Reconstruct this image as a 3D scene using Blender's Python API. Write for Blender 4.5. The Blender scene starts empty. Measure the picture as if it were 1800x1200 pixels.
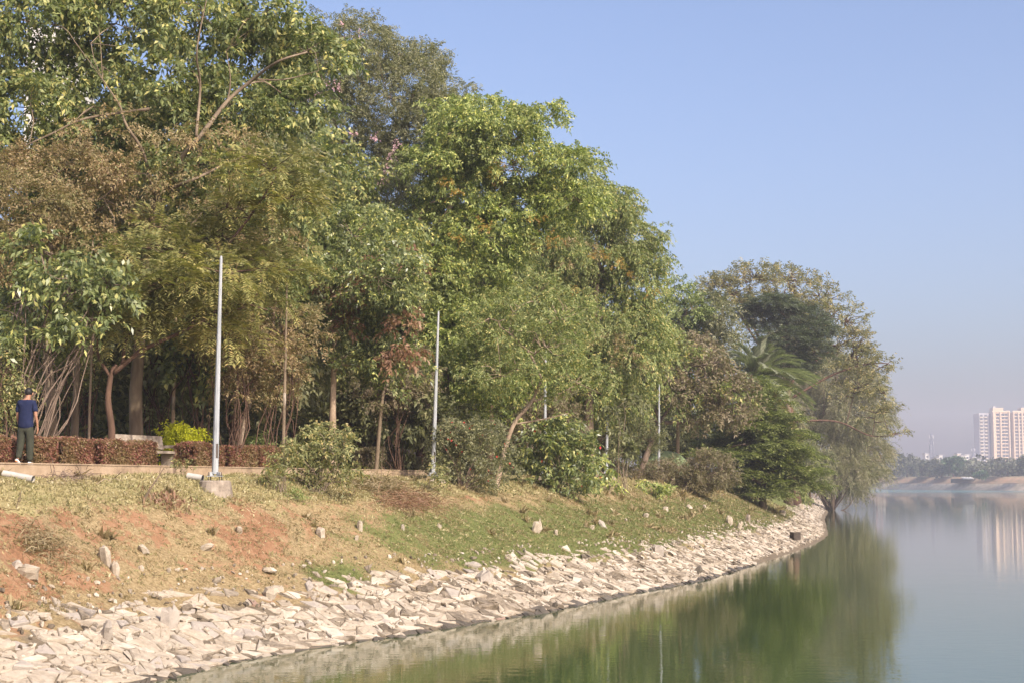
import bpy, math, random
import numpy as np
from mathutils import Vector, noise

R = math.radians
sc = bpy.context.scene
COL = sc.collection
# ------------------------------------------------------------------ camera
F = 2800.0                      # focal length in photo pixels (photo 1800 x 1200)
EYE = 3.3                       # eye height above the lake
HOR = 847.0                     # horizon row
PITCH = math.atan((HOR - 600) / F)
cam_d = bpy.data.cameras.new('camera'); cam = bpy.data.objects.new('camera', cam_d); COL.objects.link(cam)
cam_d.sensor_fit = 'HORIZONTAL'; cam_d.sensor_width = 36.0; cam_d.lens = 36.0 * F / 1800
cam_d.clip_start = 0.3; cam_d.clip_end = 8000
cam.location = (0, 0, EYE); cam.rotation_euler = (math.pi / 2 + PITCH, 0, 0)
sc.camera = cam
# ------------------------------------------------------------------ sky, sun
SUN_EL, SUN_AZ = R(34), R(141)  # azimuth clockwise from +Y
world = bpy.data.worlds.new('World'); sc.world = world; world.use_nodes = True
nt = world.node_tree; bg = nt.nodes['Background']
sky = nt.nodes.new('ShaderNodeTexSky'); sky.sky_type = 'NISHITA'; sky.sun_disc = False
sky.sun_elevation = SUN_EL; sky.sun_rotation = SUN_AZ
sky.air_density = 1.0; sky.dust_density = 9.0; sky.ozone_density = 3.0; sky.altitude = 900
tint = nt.nodes.new("ShaderNodeMix"); tint.data_type = "RGBA"; tint.blend_type = "MULTIPLY"; tint.inputs[0].default_value = 1.0; tint.inputs[7].default_value = (1.10, 1.01, 1.05, 1)
nt.links.new(sky.outputs[0], tint.inputs[6]); nt.links.new(tint.outputs[2], bg.inputs[0]); bg.inputs[1].default_value = 0.15
sd = bpy.data.lights.new('sun', 'SUN'); sd.energy = 4.0; sd.angle = R(0.6); sd.color = (1.0, 0.92, 0.80)
sun = bpy.data.objects.new('sun', sd); COL.objects.link(sun)
sv = Vector((math.sin(SUN_AZ) * math.cos(SUN_EL), math.cos(SUN_AZ) * math.cos(SUN_EL), math.sin(SUN_EL)))
sun.rotation_euler = sv.to_track_quat('Z', 'Y').to_euler(); sun.location = (60, -40, 60)
sc.view_settings.view_transform = 'Standard'; sc.view_settings.look = 'None'
sc.view_settings.exposure = 0.60; sc.view_settings.gamma = 1.0
sc.render.engine = 'CYCLES'
cy = sc.cycles
cy.max_bounces = 6; cy.diffuse_bounces = 3; cy.glossy_bounces = 3; cy.transmission_bounces = 3
cy.volume_bounces = 1; cy.transparent_max_bounces = 4; cy.caustics_reflective = False; cy.caustics_refractive = False

# ------------------------------------------------------------------ helpers
CP, SP = math.cos(PITCH), math.sin(PITCH)
def ray(px, py):
    cx, cyy = (px - 900) / F, -(py - 600) / F
    return np.array([cx, -SP * cyy + CP, CP * cyy + SP])
def P(px, py, Y):
    d = ray(px, py); return np.array([0, 0, EYE]) + d * (Y / d[1])
def tag(o, label=None, cat=None, group=None, kind=None):
    if label: o['label'] = label
    if cat: o['category'] = cat
    if group: o['group'] = group
    if kind: o['kind'] = kind
    return o
def empty(name, loc, label, cat, group=None):
    o = bpy.data.objects.new(name, None); COL.objects.link(o); o.location = loc; o.empty_display_size = 0.3
    return tag(o, label, cat, group)
def link(name, me, mat, parent=None, loc=None):
    """a mesh object; vertices are in world space, moved into the parent's frame (parents are unrotated empties)"""
    o = bpy.data.objects.new(name, me); COL.objects.link(o)
    if mat is not None:
        me.materials.clear(); me.materials.append(mat)
    if parent is not None:
        o.parent = parent
        base = Vector(parent.location)
        q = parent
        while q.parent is not None:
            q = q.parent; base += Vector(q.location)
        co = np.empty(len(me.vertices) * 3, np.float32); me.vertices.foreach_get('co', co)
        co = co.reshape(-1, 3) - np.array(base, np.float32); me.vertices.foreach_set('co', co.ravel()); me.update()
    return o
def quads_mesh(name, V, n=4):
    """V (m, n, 3): m separate n-gons"""
    V = np.ascontiguousarray(V, np.float32); m = V.shape[0]
    me = bpy.data.meshes.new(name)
    me.vertices.add(m * n); me.vertices.foreach_set('co', V.ravel())
    me.loops.add(m * n); me.loops.foreach_set('vertex_index', np.arange(m * n, dtype=np.int32))
    me.polygons.add(m); me.polygons.foreach_set('loop_start', np.arange(0, m * n, n, dtype=np.int32))
    me.update(calc_edges=True)
    return me
def centre_origin(o):
    me = o.data; co = np.empty(len(me.vertices) * 3, np.float32); me.vertices.foreach_get('co', co)
    co = co.reshape(-1, 3); c = co.mean(0); c[2] = co[:, 2].min()
    me.vertices.foreach_set('co', (co - c).ravel()); me.update(); o.location = Vector(c.tolist())
    return o
class MB:
    def __init__(s): s.v = []; s.f = []; s.n = 0
    def add(s, v, f):
        v = np.asarray(v, float).reshape(-1, 3); s.v.append(v); s.f += [tuple(i + s.n for i in q) for q in f]; s.n += len(v)
    def box(s, c, size, rz=0.0, M=None):
        x, y, z = [q / 2 for q in size]
        v = np.array([(a * x, b * y, d * z) for d in (-1, 1) for b in (-1, 1) for a in (-1, 1)])
        if M is not None: v = v @ np.array(M).T
        ca, sa = math.cos(rz), math.sin(rz)
        v = np.stack([v[:, 0] * ca - v[:, 1] * sa, v[:, 0] * sa + v[:, 1] * ca, v[:, 2]], 1) + np.array(c)
        s.add(v, [(0, 2, 3, 1), (4, 5, 7, 6), (0, 1, 5, 4), (2, 6, 7, 3), (0, 4, 6, 2), (1, 3, 7, 5)])
    def tube(s, pts, rad, sides=6, caps=True, wob=0.0, rng=None):
        pts = np.asarray(pts, float); n = len(pts)
        rad = np.broadcast_to(np.asarray(rad, float), (n,))
        t = np.gradient(pts, axis=0); t /= (np.linalg.norm(t, axis=1, keepdims=True) + 1e-9)
        ref = np.array([0, 0, 1.0]) if abs(t[0][2]) < 0.8 else np.array([1.0, 0, 0])
        a = np.cross(t, ref); a /= (np.linalg.norm(a, axis=1, keepdims=True) + 1e-9); b = np.cross(t, a)
        th = np.arange(sides) * 2 * math.pi / sides
        rr = rad[:, None] * np.ones((n, sides))
        if wob and rng is not None: rr = rr * (1 + wob * (rng.random((n, sides)) - .5))
        v = pts[:, None] + rr[..., None] * (np.cos(th)[None, :, None] * a[:, None] + np.sin(th)[None, :, None] * b[:, None])
        f = []
        for i in range(n - 1):
            for j in range(sides):
                k = (j + 1) % sides
                f.append((i * sides + j, i * sides + k, (i + 1) * sides + k, (i + 1) * sides + j))
        if caps: f.append(tuple(range(sides))[::-1]); f.append(tuple((n - 1) * sides + j for j in range(sides)))
        s.add(v.reshape(-1, 3), f)
    def build(s, name, mat, parent=None, smooth=False):
        me = bpy.data.meshes.new(name); v = np.concatenate(s.v) if s.v else np.zeros((0, 3))
        me.from_pydata(v.tolist(), [], s.f)
        if smooth: me.polygons.foreach_set('use_smooth', [True] * len(me.polygons))
        me.update()
        return link(name, me, mat, parent)
def curve(pts, n):
    """Catmull-Rom through pts"""
    p = np.asarray(pts, float); p = np.concatenate([[2 * p[0] - p[1]], p, [2 * p[-1] - p[-2]]])
    m = len(p) - 3; out = []
    for i in range(n):
        u = i / (n - 1) * m; k = min(int(u), m - 1); t = u - k
        a, b, c, d = p[k:k + 4]
        out.append(0.5 * (2 * b + (c - a) * t + (2 * a - 5 * b + 4 * c - d) * t * t + (3 * b - a - 3 * c + d) * t ** 3))
    return np.array(out)

# ------------------------------------------------------------------ materials
def ramp(nt, fac, stops, interp='LINEAR'):
    r = nt.nodes.new('ShaderNodeValToRGB'); r.color_ramp.interpolation = interp
    e = r.color_ramp.elements
    while len(e) < len(stops): e.new(0.5)
    for q, (p, c) in zip(e, stops): q.position = p; q.color = (*c, 1)
    nt.links.new(fac, r.inputs[0]); return r.outputs[0]
def mixc(nt, fac, a, b, mode='MIX'):
    m = nt.nodes.new('ShaderNodeMix'); m.data_type = 'RGBA'; m.blend_type = mode
    for i, q in ((0, fac), (6, a), (7, b)):
        if hasattr(q, 'links') or hasattr(q, 'is_linked'): nt.links.new(q, m.inputs[i])
        else: m.inputs[i].default_value = (*q, 1) if isinstance(q, tuple) else q
    return m.outputs[2]
def tex(nt, scale, detail=4, rough=.6, co='Object', kind='Noise', stretch=None):
    tc = nt.nodes.new('ShaderNodeTexCoord'); src = tc.outputs[co]
    if stretch:
        mp = nt.nodes.new('ShaderNodeMapping'); mp.inputs['Scale'].default_value = stretch
        nt.links.new(src, mp.inputs[0]); src = mp.outputs[0]
    if kind == 'Noise':
        t = nt.nodes.new('ShaderNodeTexNoise'); t.inputs['Detail'].default_value = detail; t.inputs['Roughness'].default_value = rough
    else:
        t = nt.nodes.new('ShaderNodeTexVoronoi')
    t.inputs['Scale'].default_value = scale; nt.links.new(src, t.inputs['Vector'])
    return t.outputs[0]
def math2(nt, op, a, b):
    m = nt.nodes.new('ShaderNodeMath'); m.operation = op
    for i, q in ((0, a), (1, b)):
        if isinstance(q, (int, float)): m.inputs[i].default_value = q
        else: nt.links.new(q, m.inputs[i])
    return m.outputs[0]
def newmat(name):
    m = bpy.data.materials.new(name); m.use_nodes = True
    return m, m.node_tree, m.node_tree.nodes['Principled BSDF']
def surf_mat(name, stops, scale=4, rough=.85, bump=.4, bscale=None, spec=.3, island=0.0, metal=0.0, detail=6, bdist=.02, stretch=None):
    m, nt, b = newmat(name)
    n = tex(nt, scale, detail, .65, stretch=stretch)
    if island:
        g = nt.nodes.new('ShaderNodeNewGeometry')
        n = math2(nt, 'ADD', math2(nt, 'MULTIPLY', n, 1 - island), math2(nt, 'MULTIPLY', g.outputs['Random Per Island'], island))
    c = ramp(nt, n, stops); nt.links.new(c, b.inputs['Base Color'])
    b.inputs['Roughness'].default_value = rough; b.inputs['Specular IOR Level'].default_value = spec; b.inputs['Metallic'].default_value = metal
    if bump:
        bn = nt.nodes.new('ShaderNodeBump'); bn.inputs['Strength'].default_value = bump; bn.inputs['Distance'].default_value = bdist
        nt.links.new(tex(nt, bscale or scale * 5, 6, .7, stretch=stretch), bn.inputs['Height']); nt.links.new(bn.outputs[0], b.inputs['Normal'])
    return m
def leaf_mat(name, cols, transl=.36, rough=.5, nscale=.5, spec=.35, patch=None, k=1.0):
    """cols: 4 leaf colours from dark to bright / odd; a noise patch shifts whole branches"""
    m, nt, b = newmat(name)
    g = nt.nodes.new('ShaderNodeNewGeometry')
    st = [0.0, .42, .78, .97]
    if k != 1.0:
        def olive(c):
            l = .3 * c[0] + .6 * c[1] + .1 * c[2]
            return tuple(min(1, (c[i] * .68 + l * .32 * (1.24, 1.0, .66)[i]) * k * 1.12) for i in range(3))
        cols = [olive(c) for c in cols]; patch = olive(patch) if patch else None
    c1 = ramp(nt, g.outputs['Random Per Island'], list(zip(st, cols)))
    n = tex(nt, nscale, 3, .6)
    pc = patch or tuple(q * .8 for q in cols[1])
    c = mixc(nt, ramp(nt, n, [(.42, (0, 0, 0)), (.62, (1, 1, 1))]), c1, mixc(nt, .55, c1, pc))
    nt.links.new(c, b.inputs['Base Color'])
    b.inputs['Roughness'].default_value = rough; b.inputs['Specular IOR Level'].default_value = spec
    t = nt.nodes.new('ShaderNodeBsdfTranslucent')
    nt.links.new(mixc(nt, 1.0, c, (1.0, 1.15, .55), 'MULTIPLY'), t.inputs[0])
    mx = nt.nodes.new('ShaderNodeMixShader'); mx.inputs[0].default_value = transl
    out = nt.nodes['Material Output']
    nt.links.new(b.outputs[0], mx.inputs[1]); nt.links.new(t.outputs[0], mx.inputs[2]); nt.links.new(mx.outputs[0], out.inputs[0])
    return m
LK = 1.85
M = {}
M['leaf_broad'] = leaf_mat('leaf_broad', [(.045, .075, .022), (.085, .125, .035), (.16, .19, .05), (.36, .32, .07)], k=LK)
M['leaf_glossy'] = leaf_mat('leaf_glossy', [(.038, .06, .018), (.072, .108, .03), (.13, .17, .045), (.30, .30, .06)], rough=.35, spec=.5, k=LK)
M['leaf_brown'] = leaf_mat('leaf_brown', [(.10, .065, .03), (.17, .11, .05), (.23, .16, .075), (.11, .13, .04)], patch=(.09, .10, .035), k=LK)
M['leaf_feather'] = leaf_mat('leaf_feather', [(.09, .095, .02), (.15, .15, .03), (.21, .20, .045), (.26, .19, .05)], patch=(.06, .09, .03), k=LK)
M['leaf_grey'] = leaf_mat('leaf_grey', [(.055, .068, .035), (.095, .108, .052), (.14, .15, .07), (.20, .19, .09)], patch=(.075, .085, .045), k=LK)
M['leaf_yellow'] = leaf_mat('leaf_yellow', [(.06, .098, .022), (.11, .165, .032), (.19, .25, .045), (.38, .36, .06)], patch=(.09, .12, .03), k=LK)
M['leaf_weep'] = leaf_mat('leaf_weep', [(.055, .088, .02), (.095, .14, .03), (.15, .20, .045), (.30, .24, .06)], patch=(.10, .125, .04), k=LK)
M['leaf_red'] = leaf_mat('leaf_red', [(.20, .105, .06), (.29, .16, .10), (.38, .24, .15), (.24, .20, .09)])
M['leaf_orange'] = leaf_mat('leaf_orange', [(.30, .17, .05), (.42, .25, .06), (.50, .36, .08), (.36, .30, .10)])
M['leaf_dark'] = leaf_mat('leaf_dark', [(.04, .05, .022), (.07, .085, .032), (.11, .125, .045), (.17, .17, .07)], k=LK)
M['leaf_bright'] = leaf_mat('leaf_bright', [(.055, .085, .018), (.085, .13, .028), (.13, .185, .04), (.20, .24, .055)], k=LK)
M['leaf_blue'] = leaf_mat('leaf_blue', [(.03, .046, .03), (.05, .072, .046), (.075, .10, .065), (.11, .135, .09)], k=LK)
M['leaf_rain'] = leaf_mat('leaf_rain', [(.08, .075, .03), (.13, .13, .05), (.19, .165, .06), (.26, .19, .08)], patch=(.08, .10, .04), k=LK)
M['leaf_wisp'] = leaf_mat('leaf_wisp', [(.08, .09, .05), (.13, .14, .075), (.17, .18, .09), (.22, .19, .12)], patch=(.13, .11, .08), k=LK)
M['leaf_tier'] = leaf_mat('leaf_tier', [(.045, .065, .016), (.085, .115, .025), (.135, .165, .04), (.19, .21, .06)], patch=(.07, .10, .03), k=LK)
M['leaf_palm'] = leaf_mat('leaf_palm', [(.18, .20, .13), (.26, .28, .18), (.34, .35, .24), (.42, .42, .30)], patch=(.26, .27, .18))
M['leaf_straw'] = leaf_mat('leaf_straw', [(.22, .165, .09), (.30, .23, .125), (.38, .30, .175), (.46, .38, .24)])
M['leaf_lime'] = leaf_mat('leaf_lime', [(.38, .40, .02), (.56, .56, .03), (.68, .66, .04), (.72, .70, .06)], patch=(.55, .56, .03))
M['leaf_hedge'] = leaf_mat('leaf_hedge', [(.20, .075, .065), (.30, .12, .09), (.36, .20, .13), (.26, .25, .09)], patch=(.25, .21, .09), nscale=1.1)
M['leaf_shrub'] = leaf_mat('leaf_shrub', [(.06, .075, .022), (.10, .12, .035), (.15, .17, .05), (.30, .22, .07)], patch=(.10, .11, .04), k=LK)
M['leaf_twig'] = leaf_mat('leaf_twig', [(.17, .13, .085), (.24, .19, .12), (.31, .25, .16), (.25, .26, .10)], patch=(.19, .17, .09))
M['leaf_far'] = leaf_mat('leaf_far', [(.05, .06, .035), (.08, .09, .05), (.11, .12, .06), (.13, .13, .07)], transl=.1)
M['leaf_far_green'] = leaf_mat('leaf_far_green', [(.03, .07, .025), (.05, .10, .035), (.07, .13, .045), (.09, .14, .05)], transl=.1)
M['grass_straw'] = leaf_mat('grass_straw', [(.19, .14, .07), (.29, .22, .11), (.40, .31, .17), (.50, .41, .25)])
M['weeds'] = leaf_mat('weeds', [(.07, .09, .03), (.10, .13, .04), (.15, .17, .055), (.2, .2, .08)])
M['bark'] = surf_mat('bark', [(.3, (.10, .07, .045)), (.55, (.20, .15, .10)), (.75, (.30, .24, .17))], 3, .9, .8, 14, stretch=(1, 1, .3))
M['bark_pale'] = surf_mat('bark_pale', [(.3, (.22, .15, .10)), (.55, (.36, .27, .19)), (.75, (.46, .38, .29))], 3, .9, .8, 14, stretch=(1, 1, .3))
M['bark_dark'] = surf_mat('bark_dark', [(.3, (.06, .035, .022)), (.6, (.13, .075, .05)), (.8, (.19, .12, .08))], 4, .9, .7, 14, stretch=(1, 1, .3))
M['twigs'] = surf_mat('twigs', [(.3, (.16, .12, .08)), (.7, (.30, .24, .17))], 5, .9, 0)
M['twigs_brown'] = surf_mat('twigs_brown', [(.3, (.13, .09, .065)), (.7, (.25, .185, .14))], 5, .9, 0)
M['red_flower'] = surf_mat('red_flower', [(.3, (.38, .03, .03)), (.7, (.52, .06, .05))], 5, .6, 0)
M['pink_flower'] = surf_mat('pink_flower', [(.3, (.60, .32, .38)), (.7, (.75, .48, .52))], 5, .6, 0)
M['stone'] = surf_mat('stone', [(.28, (.115, .09, .062)), (.40, (.24, .195, .14)), (.52, (.36, .30, .225)), (.70, (.48, .42, .335))], 4.5, .9, .6, 16, island=.42, bdist=.03)
M['stone_grey'] = surf_mat('stone_grey', [(.25, (.18, .155, .13)), (.5, (.33, .285, .235)), (.8, (.43, .375, .315))], 3, .9, .6, 16, island=.3, bdist=.03)
M['stone_wet'] = surf_mat('stone_wet', [(.3, (.05, .042, .03)), (.6, (.12, .10, .075)), (.8, (.20, .17, .12))], 4, .5, .6, 16, island=.3)
M['stone_red'] = surf_mat('stone_red', [(.3, (.24, .15, .11)), (.7, (.35, .24, .18))], 4, .9, .5, 16)
M['concrete'] = surf_mat('concrete', [(.3, (.17, .12, .08)), (.5, (.33, .24, .155)), (.75, (.42, .32, .22))], 1.8, .92, .5, 30, bdist=.01)
M['concrete_grey'] = surf_mat('concrete_grey', [(.3, (.12, .095, .07)), (.5, (.27, .22, .17)), (.75, (.40, .34, .27))], 4, .92, .6, 30, bdist=.01)
M['pole'] = surf_mat('pole', [(.3, (.24, .25, .25)), (.45, (.34, .355, .36)), (.6, (.40, .41, .41)), (.8, (.46, .46, .45))], 3, .5, .1, 30, spec=.5, metal=.25, stretch=(3, 3, .4))
M['dark_metal'] = surf_mat('dark_metal', [(.3, (.05, .045, .04)), (.7, (.12, .09, .07))], 6, .6, .2)
M['pvc'] = surf_mat('pvc', [(.3, (.38, .35, .30)), (.7, (.52, .49, .44))], 5, .45, .1)
M['pipe_shade'] = surf_mat('pipe_shade', [(.3, (.04, .04, .04)), (.7, (.07, .07, .07))], 5, .8, 0)
M['net'] = surf_mat('net', [(.3, (.16, .22, .10)), (.7, (.26, .31, .16))], 8, .9, .5, 20)
M['crate'] = surf_mat('crate', [(.3, (.03, .022, .016)), (.7, (.08, .06, .045))], 8, .7, .2)
M['path'] = surf_mat('path', [(.3, (.22, .17, .12)), (.7, (.32, .26, .19))], 6, .95, .4)
M['white_wall'] = surf_mat('white_wall', [(.3, (.50, .48, .44)), (.7, (.60, .58, .53))], .5, .8, 0)
M['cream'] = surf_mat('cream', [(.3, (.50, .38, .26)), (.7, (.56, .43, .30))], .1, .8, 0)
M['wall_grey'] = surf_mat('wall_grey', [(.3, (.36, .35, .36)), (.7, (.42, .41, .42))], .1, .8, 0)
M['wall_dark'] = surf_mat('wall_dark', [(.3, (.13, .14, .18)), (.7, (.17, .18, .22))], .1, .8, 0)
M['glass_dark'] = surf_mat('glass_dark', [(.3, (.02, .03, .05)), (.7, (.04, .05, .07))], .3, .25, 0, spec=.5)
M['pink_wall'] = surf_mat('pink_wall', [(.3, (.60, .25, .22)), (.7, (.68, .32, .28))], .2, .8, 0)
M['tan_wall'] = surf_mat('tan_wall', [(.3, (.50, .42, .33)), (.7, (.58, .50, .40))], .2, .8, 0)
M['shirt'] = surf_mat('shirt', [(.3, (.010, .014, .042)), (.7, (.016, .022, .060))], 12, .85, .3, 60, spec=.2)
M['trousers'] = surf_mat('trousers', [(.3, (.030, .032, .022)), (.7, (.052, .054, .036))], 12, .9, .3, 60, spec=.2)
M['skin'] = surf_mat('skin', [(.3, (.30, .15, .09)), (.7, (.36, .19, .12))], 8, .55, 0)
M['hair'] = surf_mat('hair', [(.3, (.008, .007, .007)), (.7, (.02, .017, .015))], 30, .5, .3, 90)
M['shoe'] = surf_mat('shoe', [(.3, (.62, .58, .54)), (.7, (.72, .69, .66))], 10, .6, 0)
M['shoe_orange'] = surf_mat('shoe_orange', [(.3, (.65, .18, .06)), (.7, (.75, .25, .08))], 10, .6, 0)

# ------------------------------------------------------------------ shoreline and terrain
def wl(px, py):
    Y = EYE * F / (py - HOR); return ((px - 900) / F * Y * 1.0, Y)
SH = [(-27, -8), (-19.5, 6), (-14, 15.5), (-9.3, 22.5), wl(250, 1196), wl(334, 1177), wl(467, 1149), wl(583, 1130), wl(696, 1114),
      wl(860, 1087), wl(970, 1070), wl(1100, 1042), wl(1240, 1015), wl(1300, 997), wl(1400, 965), (19.0, 97), wl(1450, 925), (28.3, 145), wl(1452, 900),
      (39.5, 200), (44.5, 222), (46.0, 238), (43, 252), (34, 262), (20, 269)]
SHC = curve([(a, b, 0) for a, b in SH], 1400)[:, :2]
seg = np.linalg.norm(np.diff(SHC, axis=0), axis=1); US = np.concatenate([[0], np.cumsum(seg)]); ULEN = US[-1]
def shore(u):
    return np.stack([np.interp(u, US, SHC[:, 0]), np.interp(u, US, SHC[:, 1])], -1)
def shore_n(u):
    a = shore(np.clip(u - 2.0, 0, ULEN)); b = shore(np.clip(u + 2.0, 0, ULEN)); d = b - a
    d /= np.linalg.norm(d, axis=-1, keepdims=True); return np.stack([-d[..., 1], d[..., 0]], -1)
def u_of(x, y):
    d = (SHC[:, 0] - x) ** 2 + (SHC[:, 1] - y) ** 2; i = int(d.argmin()); return US[i], i
U0 = u_of(*wl(250, 1196))[0]
WU = [(0, 7.0), (U0, 7.0), (U0 + 10, 8.0), (U0 + 25, 9.2), (U0 + 60, 10.2), (U0 + 110, 10.5), (ULEN, 9)]
def crest_w(u): return np.interp(u, [a for a, b in WU], [b for a, b in WU])
PROF_S = [-9, -5, -2.0, -.6, 0, .35, 1.2, 2.6, 3.8, 4.9, 5.8, 7.4, 7.8, 8.5, 12]
PROF_Z = [-2.6, -1.9, -.85, -.28, 0.0, .10, .48, 1.13, 2.02, 2.84, 3.27, 3.49, 3.50, 3.62, 3.66]
def sn(s, u): return np.where(s <= 2.6, s, 2.6 + (s - 2.6) * 5.0 / (crest_w(u) - 2.6))
def bump(x, y):
    return .07 * noise.noise(Vector((x * .5, y * .5, 3))) + .05 * noise.noise(Vector((x * 1.7, y * 1.7, 7))) + .025 * noise.noise(Vector((x * 5, y * 5, 1)))
def base_z(s, u): return float(np.interp(sn(s, u), PROF_S, PROF_Z))
def ground_z(x, y, with_bump=True):
    u, i = u_of(x, y); p = SHC[i]; n = shore_n(np.array([u]))[0]
    s = float((x - p[0]) * n[0] + (y - p[1]) * n[1])
    if abs(s) > 12: s = 12 * np.sign(s)
    return base_z(s, u) + (bump(x, y) * min(1, max(0, (s + .5))) * (1 if s < 7.2 else .4) if with_bump else 0)
def ground_hit(px, py, t0=15, t1=260):
    d = ray(px, py); d = d / d[1]; Y = t0; last = None
    while Y < t1:
        q = np.array([0, 0, EYE]) + d * Y
        g = ground_z(q[0], q[1])
        if q[2] <= max(g, 0) and u_side(q[0], q[1]) > -.5: return np.array([q[0], q[1], g])
        Y *= 1.003
    return q
def u_side(x, y):
    u, i = u_of(x, y); n = shore_n(np.array([u]))[0]; return (x - SHC[i][0]) * n[0] + (y - SHC[i][1]) * n[1]
# curb / pole line
LD = np.array([.328, .945]); LD /= np.linalg.norm(LD); LN = np.array([-LD[1], LD[0]])
C0 = np.array([-8.5, 39.5])
def on_line(px, off=0.0):
    """point on the path line, off metres landward of the kerb, that stands in column px"""
    o = C0 + LN * off; r = (px - 900) / F
    t = (r * o[1] - o[0]) / (LD[0] - r * LD[1]); return o + LD * t
def nz(x, y, s, k=0): return noise.noise(Vector((x * s, y * s, k)))

def masks(x, y, s, u):
    """green, red soil, straw amounts on the bank (what grows where)"""
    du = u - U0
    n1 = nz(x, y, .35, 11); n2 = nz(x, y, 1.1, 5); n3 = nz(x, y, 2.6, 9)
    g = 0.0
    g += 1.5 * math.exp(-((s - 3.4) / 1.5) ** 2) * (1 / (1 + math.exp(-(du - 15) / 2.5)))
    g += .9 * math.exp(-((du - 10.5) / 1.6) ** 2 - ((s - 2.5) / .55) ** 2)
    g += .35 * (s > 4.5) * (1 / (1 + math.exp(-(du - 25) / 6)))
    g = min(1, max(0, g + .45 * n2 + .25 * n3 - .12))
    r = math.exp(-((s - 3.7) / 1.3) ** 2) * (1 / (1 + math.exp((du - 9) / 5))) * .9 + .8 * math.exp(-((du - 24) / 5) ** 2 - ((s - 6.2) / 1.0) ** 2) \
        + .6 * math.exp(-((s - 4.2) / 1.3) ** 2) * math.exp(-((du - 12) / 7) ** 2) + .55 * math.exp(-((du - 70) / 25) ** 2 - ((s - 6) / 1.5) ** 2) + .12
    r = min(1, max(0, r * .8 + .6 * n1 + .6 * n2 + .5 * n3 - .08))
    return g, r * (1 - g * .8)

def build_ground():
    du = np.concatenate([np.arange(0, U0 - 12, 2.0), np.arange(U0 - 12, U0 + 45, .22), np.arange(U0 + 45, U0 + 120, .5), np.arange(U0 + 120, ULEN, 1.2), [ULEN]])
    ss = np.concatenate([[-9, -5, -3, -2, -1.3, -.8, -.4, -.15], np.arange(0, 9.4, .19), [9.8, 10.6, 12, 15, 22, 35, 60, 100, 160]])
    P0 = shore(du); N = shore_n(du); D = np.array([-.95, .31]); nu, ns = len(du), len(ss)
    V = np.zeros((nu, ns, 3)); C = np.zeros((nu, ns, 4), np.float32)
    for i in range(nu):
        k = 1.0 if du[i] < ULEN - 55 else max(.25, (ULEN - du[i]) / 55)
        for j in range(ns):
            s = ss[j]
            if s <= 12: xy = P0[i] + N[i] * s * k
            else: xy = P0[i] + N[i] * 12 * k + D * (s - 12)
            z = base_z(s if s <= 12 else 12, du[i])
            b = bump(xy[0], xy[1]) * min(1, max(0, s + .5)) * (1 if s < 7.2 else .4)
            V[i, j] = (xy[0], xy[1], z + b)
            g, r = masks(xy[0], xy[1], s, du[i]) if s > 0 else (0, 0)
            C[i, j] = (g, r, 1 if s < 1.75 + .35 * nz(xy[0], xy[1], .8, 2) else 0, min(1, max(0, (s - 4.15 * crest_w(du[i]) / 7) * 1.3 + .8 * nz(xy[0], xy[1], 1.3, 6))))
    me = bpy.data.meshes.new('bank_ground')
    idx = np.arange(nu * ns).reshape(nu, ns)
    q = np.stack([idx[:-1, :-1], idx[1:, :-1], idx[1:, 1:], idx[:-1, 1:]], -1).reshape(-1, 4)
    me.from_pydata(V.reshape(-1, 3).tolist(), [], q[:, ::-1].tolist())
    a = me.color_attributes.new('cover', 'FLOAT_COLOR', 'POINT'); a.data.foreach_set('color', C.ravel())
    me.polygons.foreach_set('use_smooth', [True] * len(me.polygons)); me.update()
    m, nt, b = newmat('bank_soil')
    at = nt.nodes.new('ShaderNodeAttribute'); at.attribute_name = 'cover'
    sp = nt.nodes.new('ShaderNodeSeparateColor'); nt.links.new(at.outputs['Color'], sp.inputs[0])
    n1 = tex(nt, 3, 8, .75); n2 = tex(nt, 14, 6, .7); n3 = tex(nt, 1.1, 5, .6)
    dry = ramp(nt, n2, [(.3, (.16, .11, .055)), (.5, (.29, .215, .11)), (.7, (.42, .33, .185))])
    red = ramp(nt, n1, [(.3, (.15, .075, .04)), (.5, (.28, .15, .08)), (.72, (.38, .25, .145))])
    grn = ramp(nt, n2, [(.3, (.08, .09, .03)), (.5, (.13, .145, .045)), (.7, (.20, .20, .075))])
    wet = ramp(nt, n1, [(.3, (.10, .078, .052)), (.7, (.24, .19, .13))])
    def hard(x, n, lo=.42, hi=.58):
        return ramp(nt, math2(nt, 'ADD', x, math2(nt, 'MULTIPLY', math2(nt, 'SUBTRACT', n, .5), 2.2)), [(lo, (0, 0, 0)), (hi, (1, 1, 1))])
    top = ramp(nt, n2, [(.3, (.19, .15, .065)), (.5, (.32, .265, .125)), (.7, (.44, .37, .19))])
    c = mixc(nt, hard(at.outputs['Alpha'], n1), mixc(nt, hard(sp.outputs[1], n1), dry, red), top)
    c = mixc(nt, hard(sp.outputs[0], n2), c, grn)
    c = mixc(nt, sp.outputs[2], c, wet)
    nt.links.new(c, b.inputs['Base Color']); b.inputs['Roughness'].default_value = .95; b.inputs['Specular IOR Level'].default_value = .15
    bn = nt.nodes.new('ShaderNodeBump'); bn.inputs['Strength'].default_value = 1.0; bn.inputs['Distance'].default_value = .06
    nt.links.new(tex(nt, 7, 9, .75), bn.inputs['Height']); nt.links.new(bn.outputs[0], b.inputs['Normal'])
    o = link('ground', me, m); tag(o, 'sloping bank of red soil, straw and patchy grass above the stones', 'ground', kind='structure')
build_ground()

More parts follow.
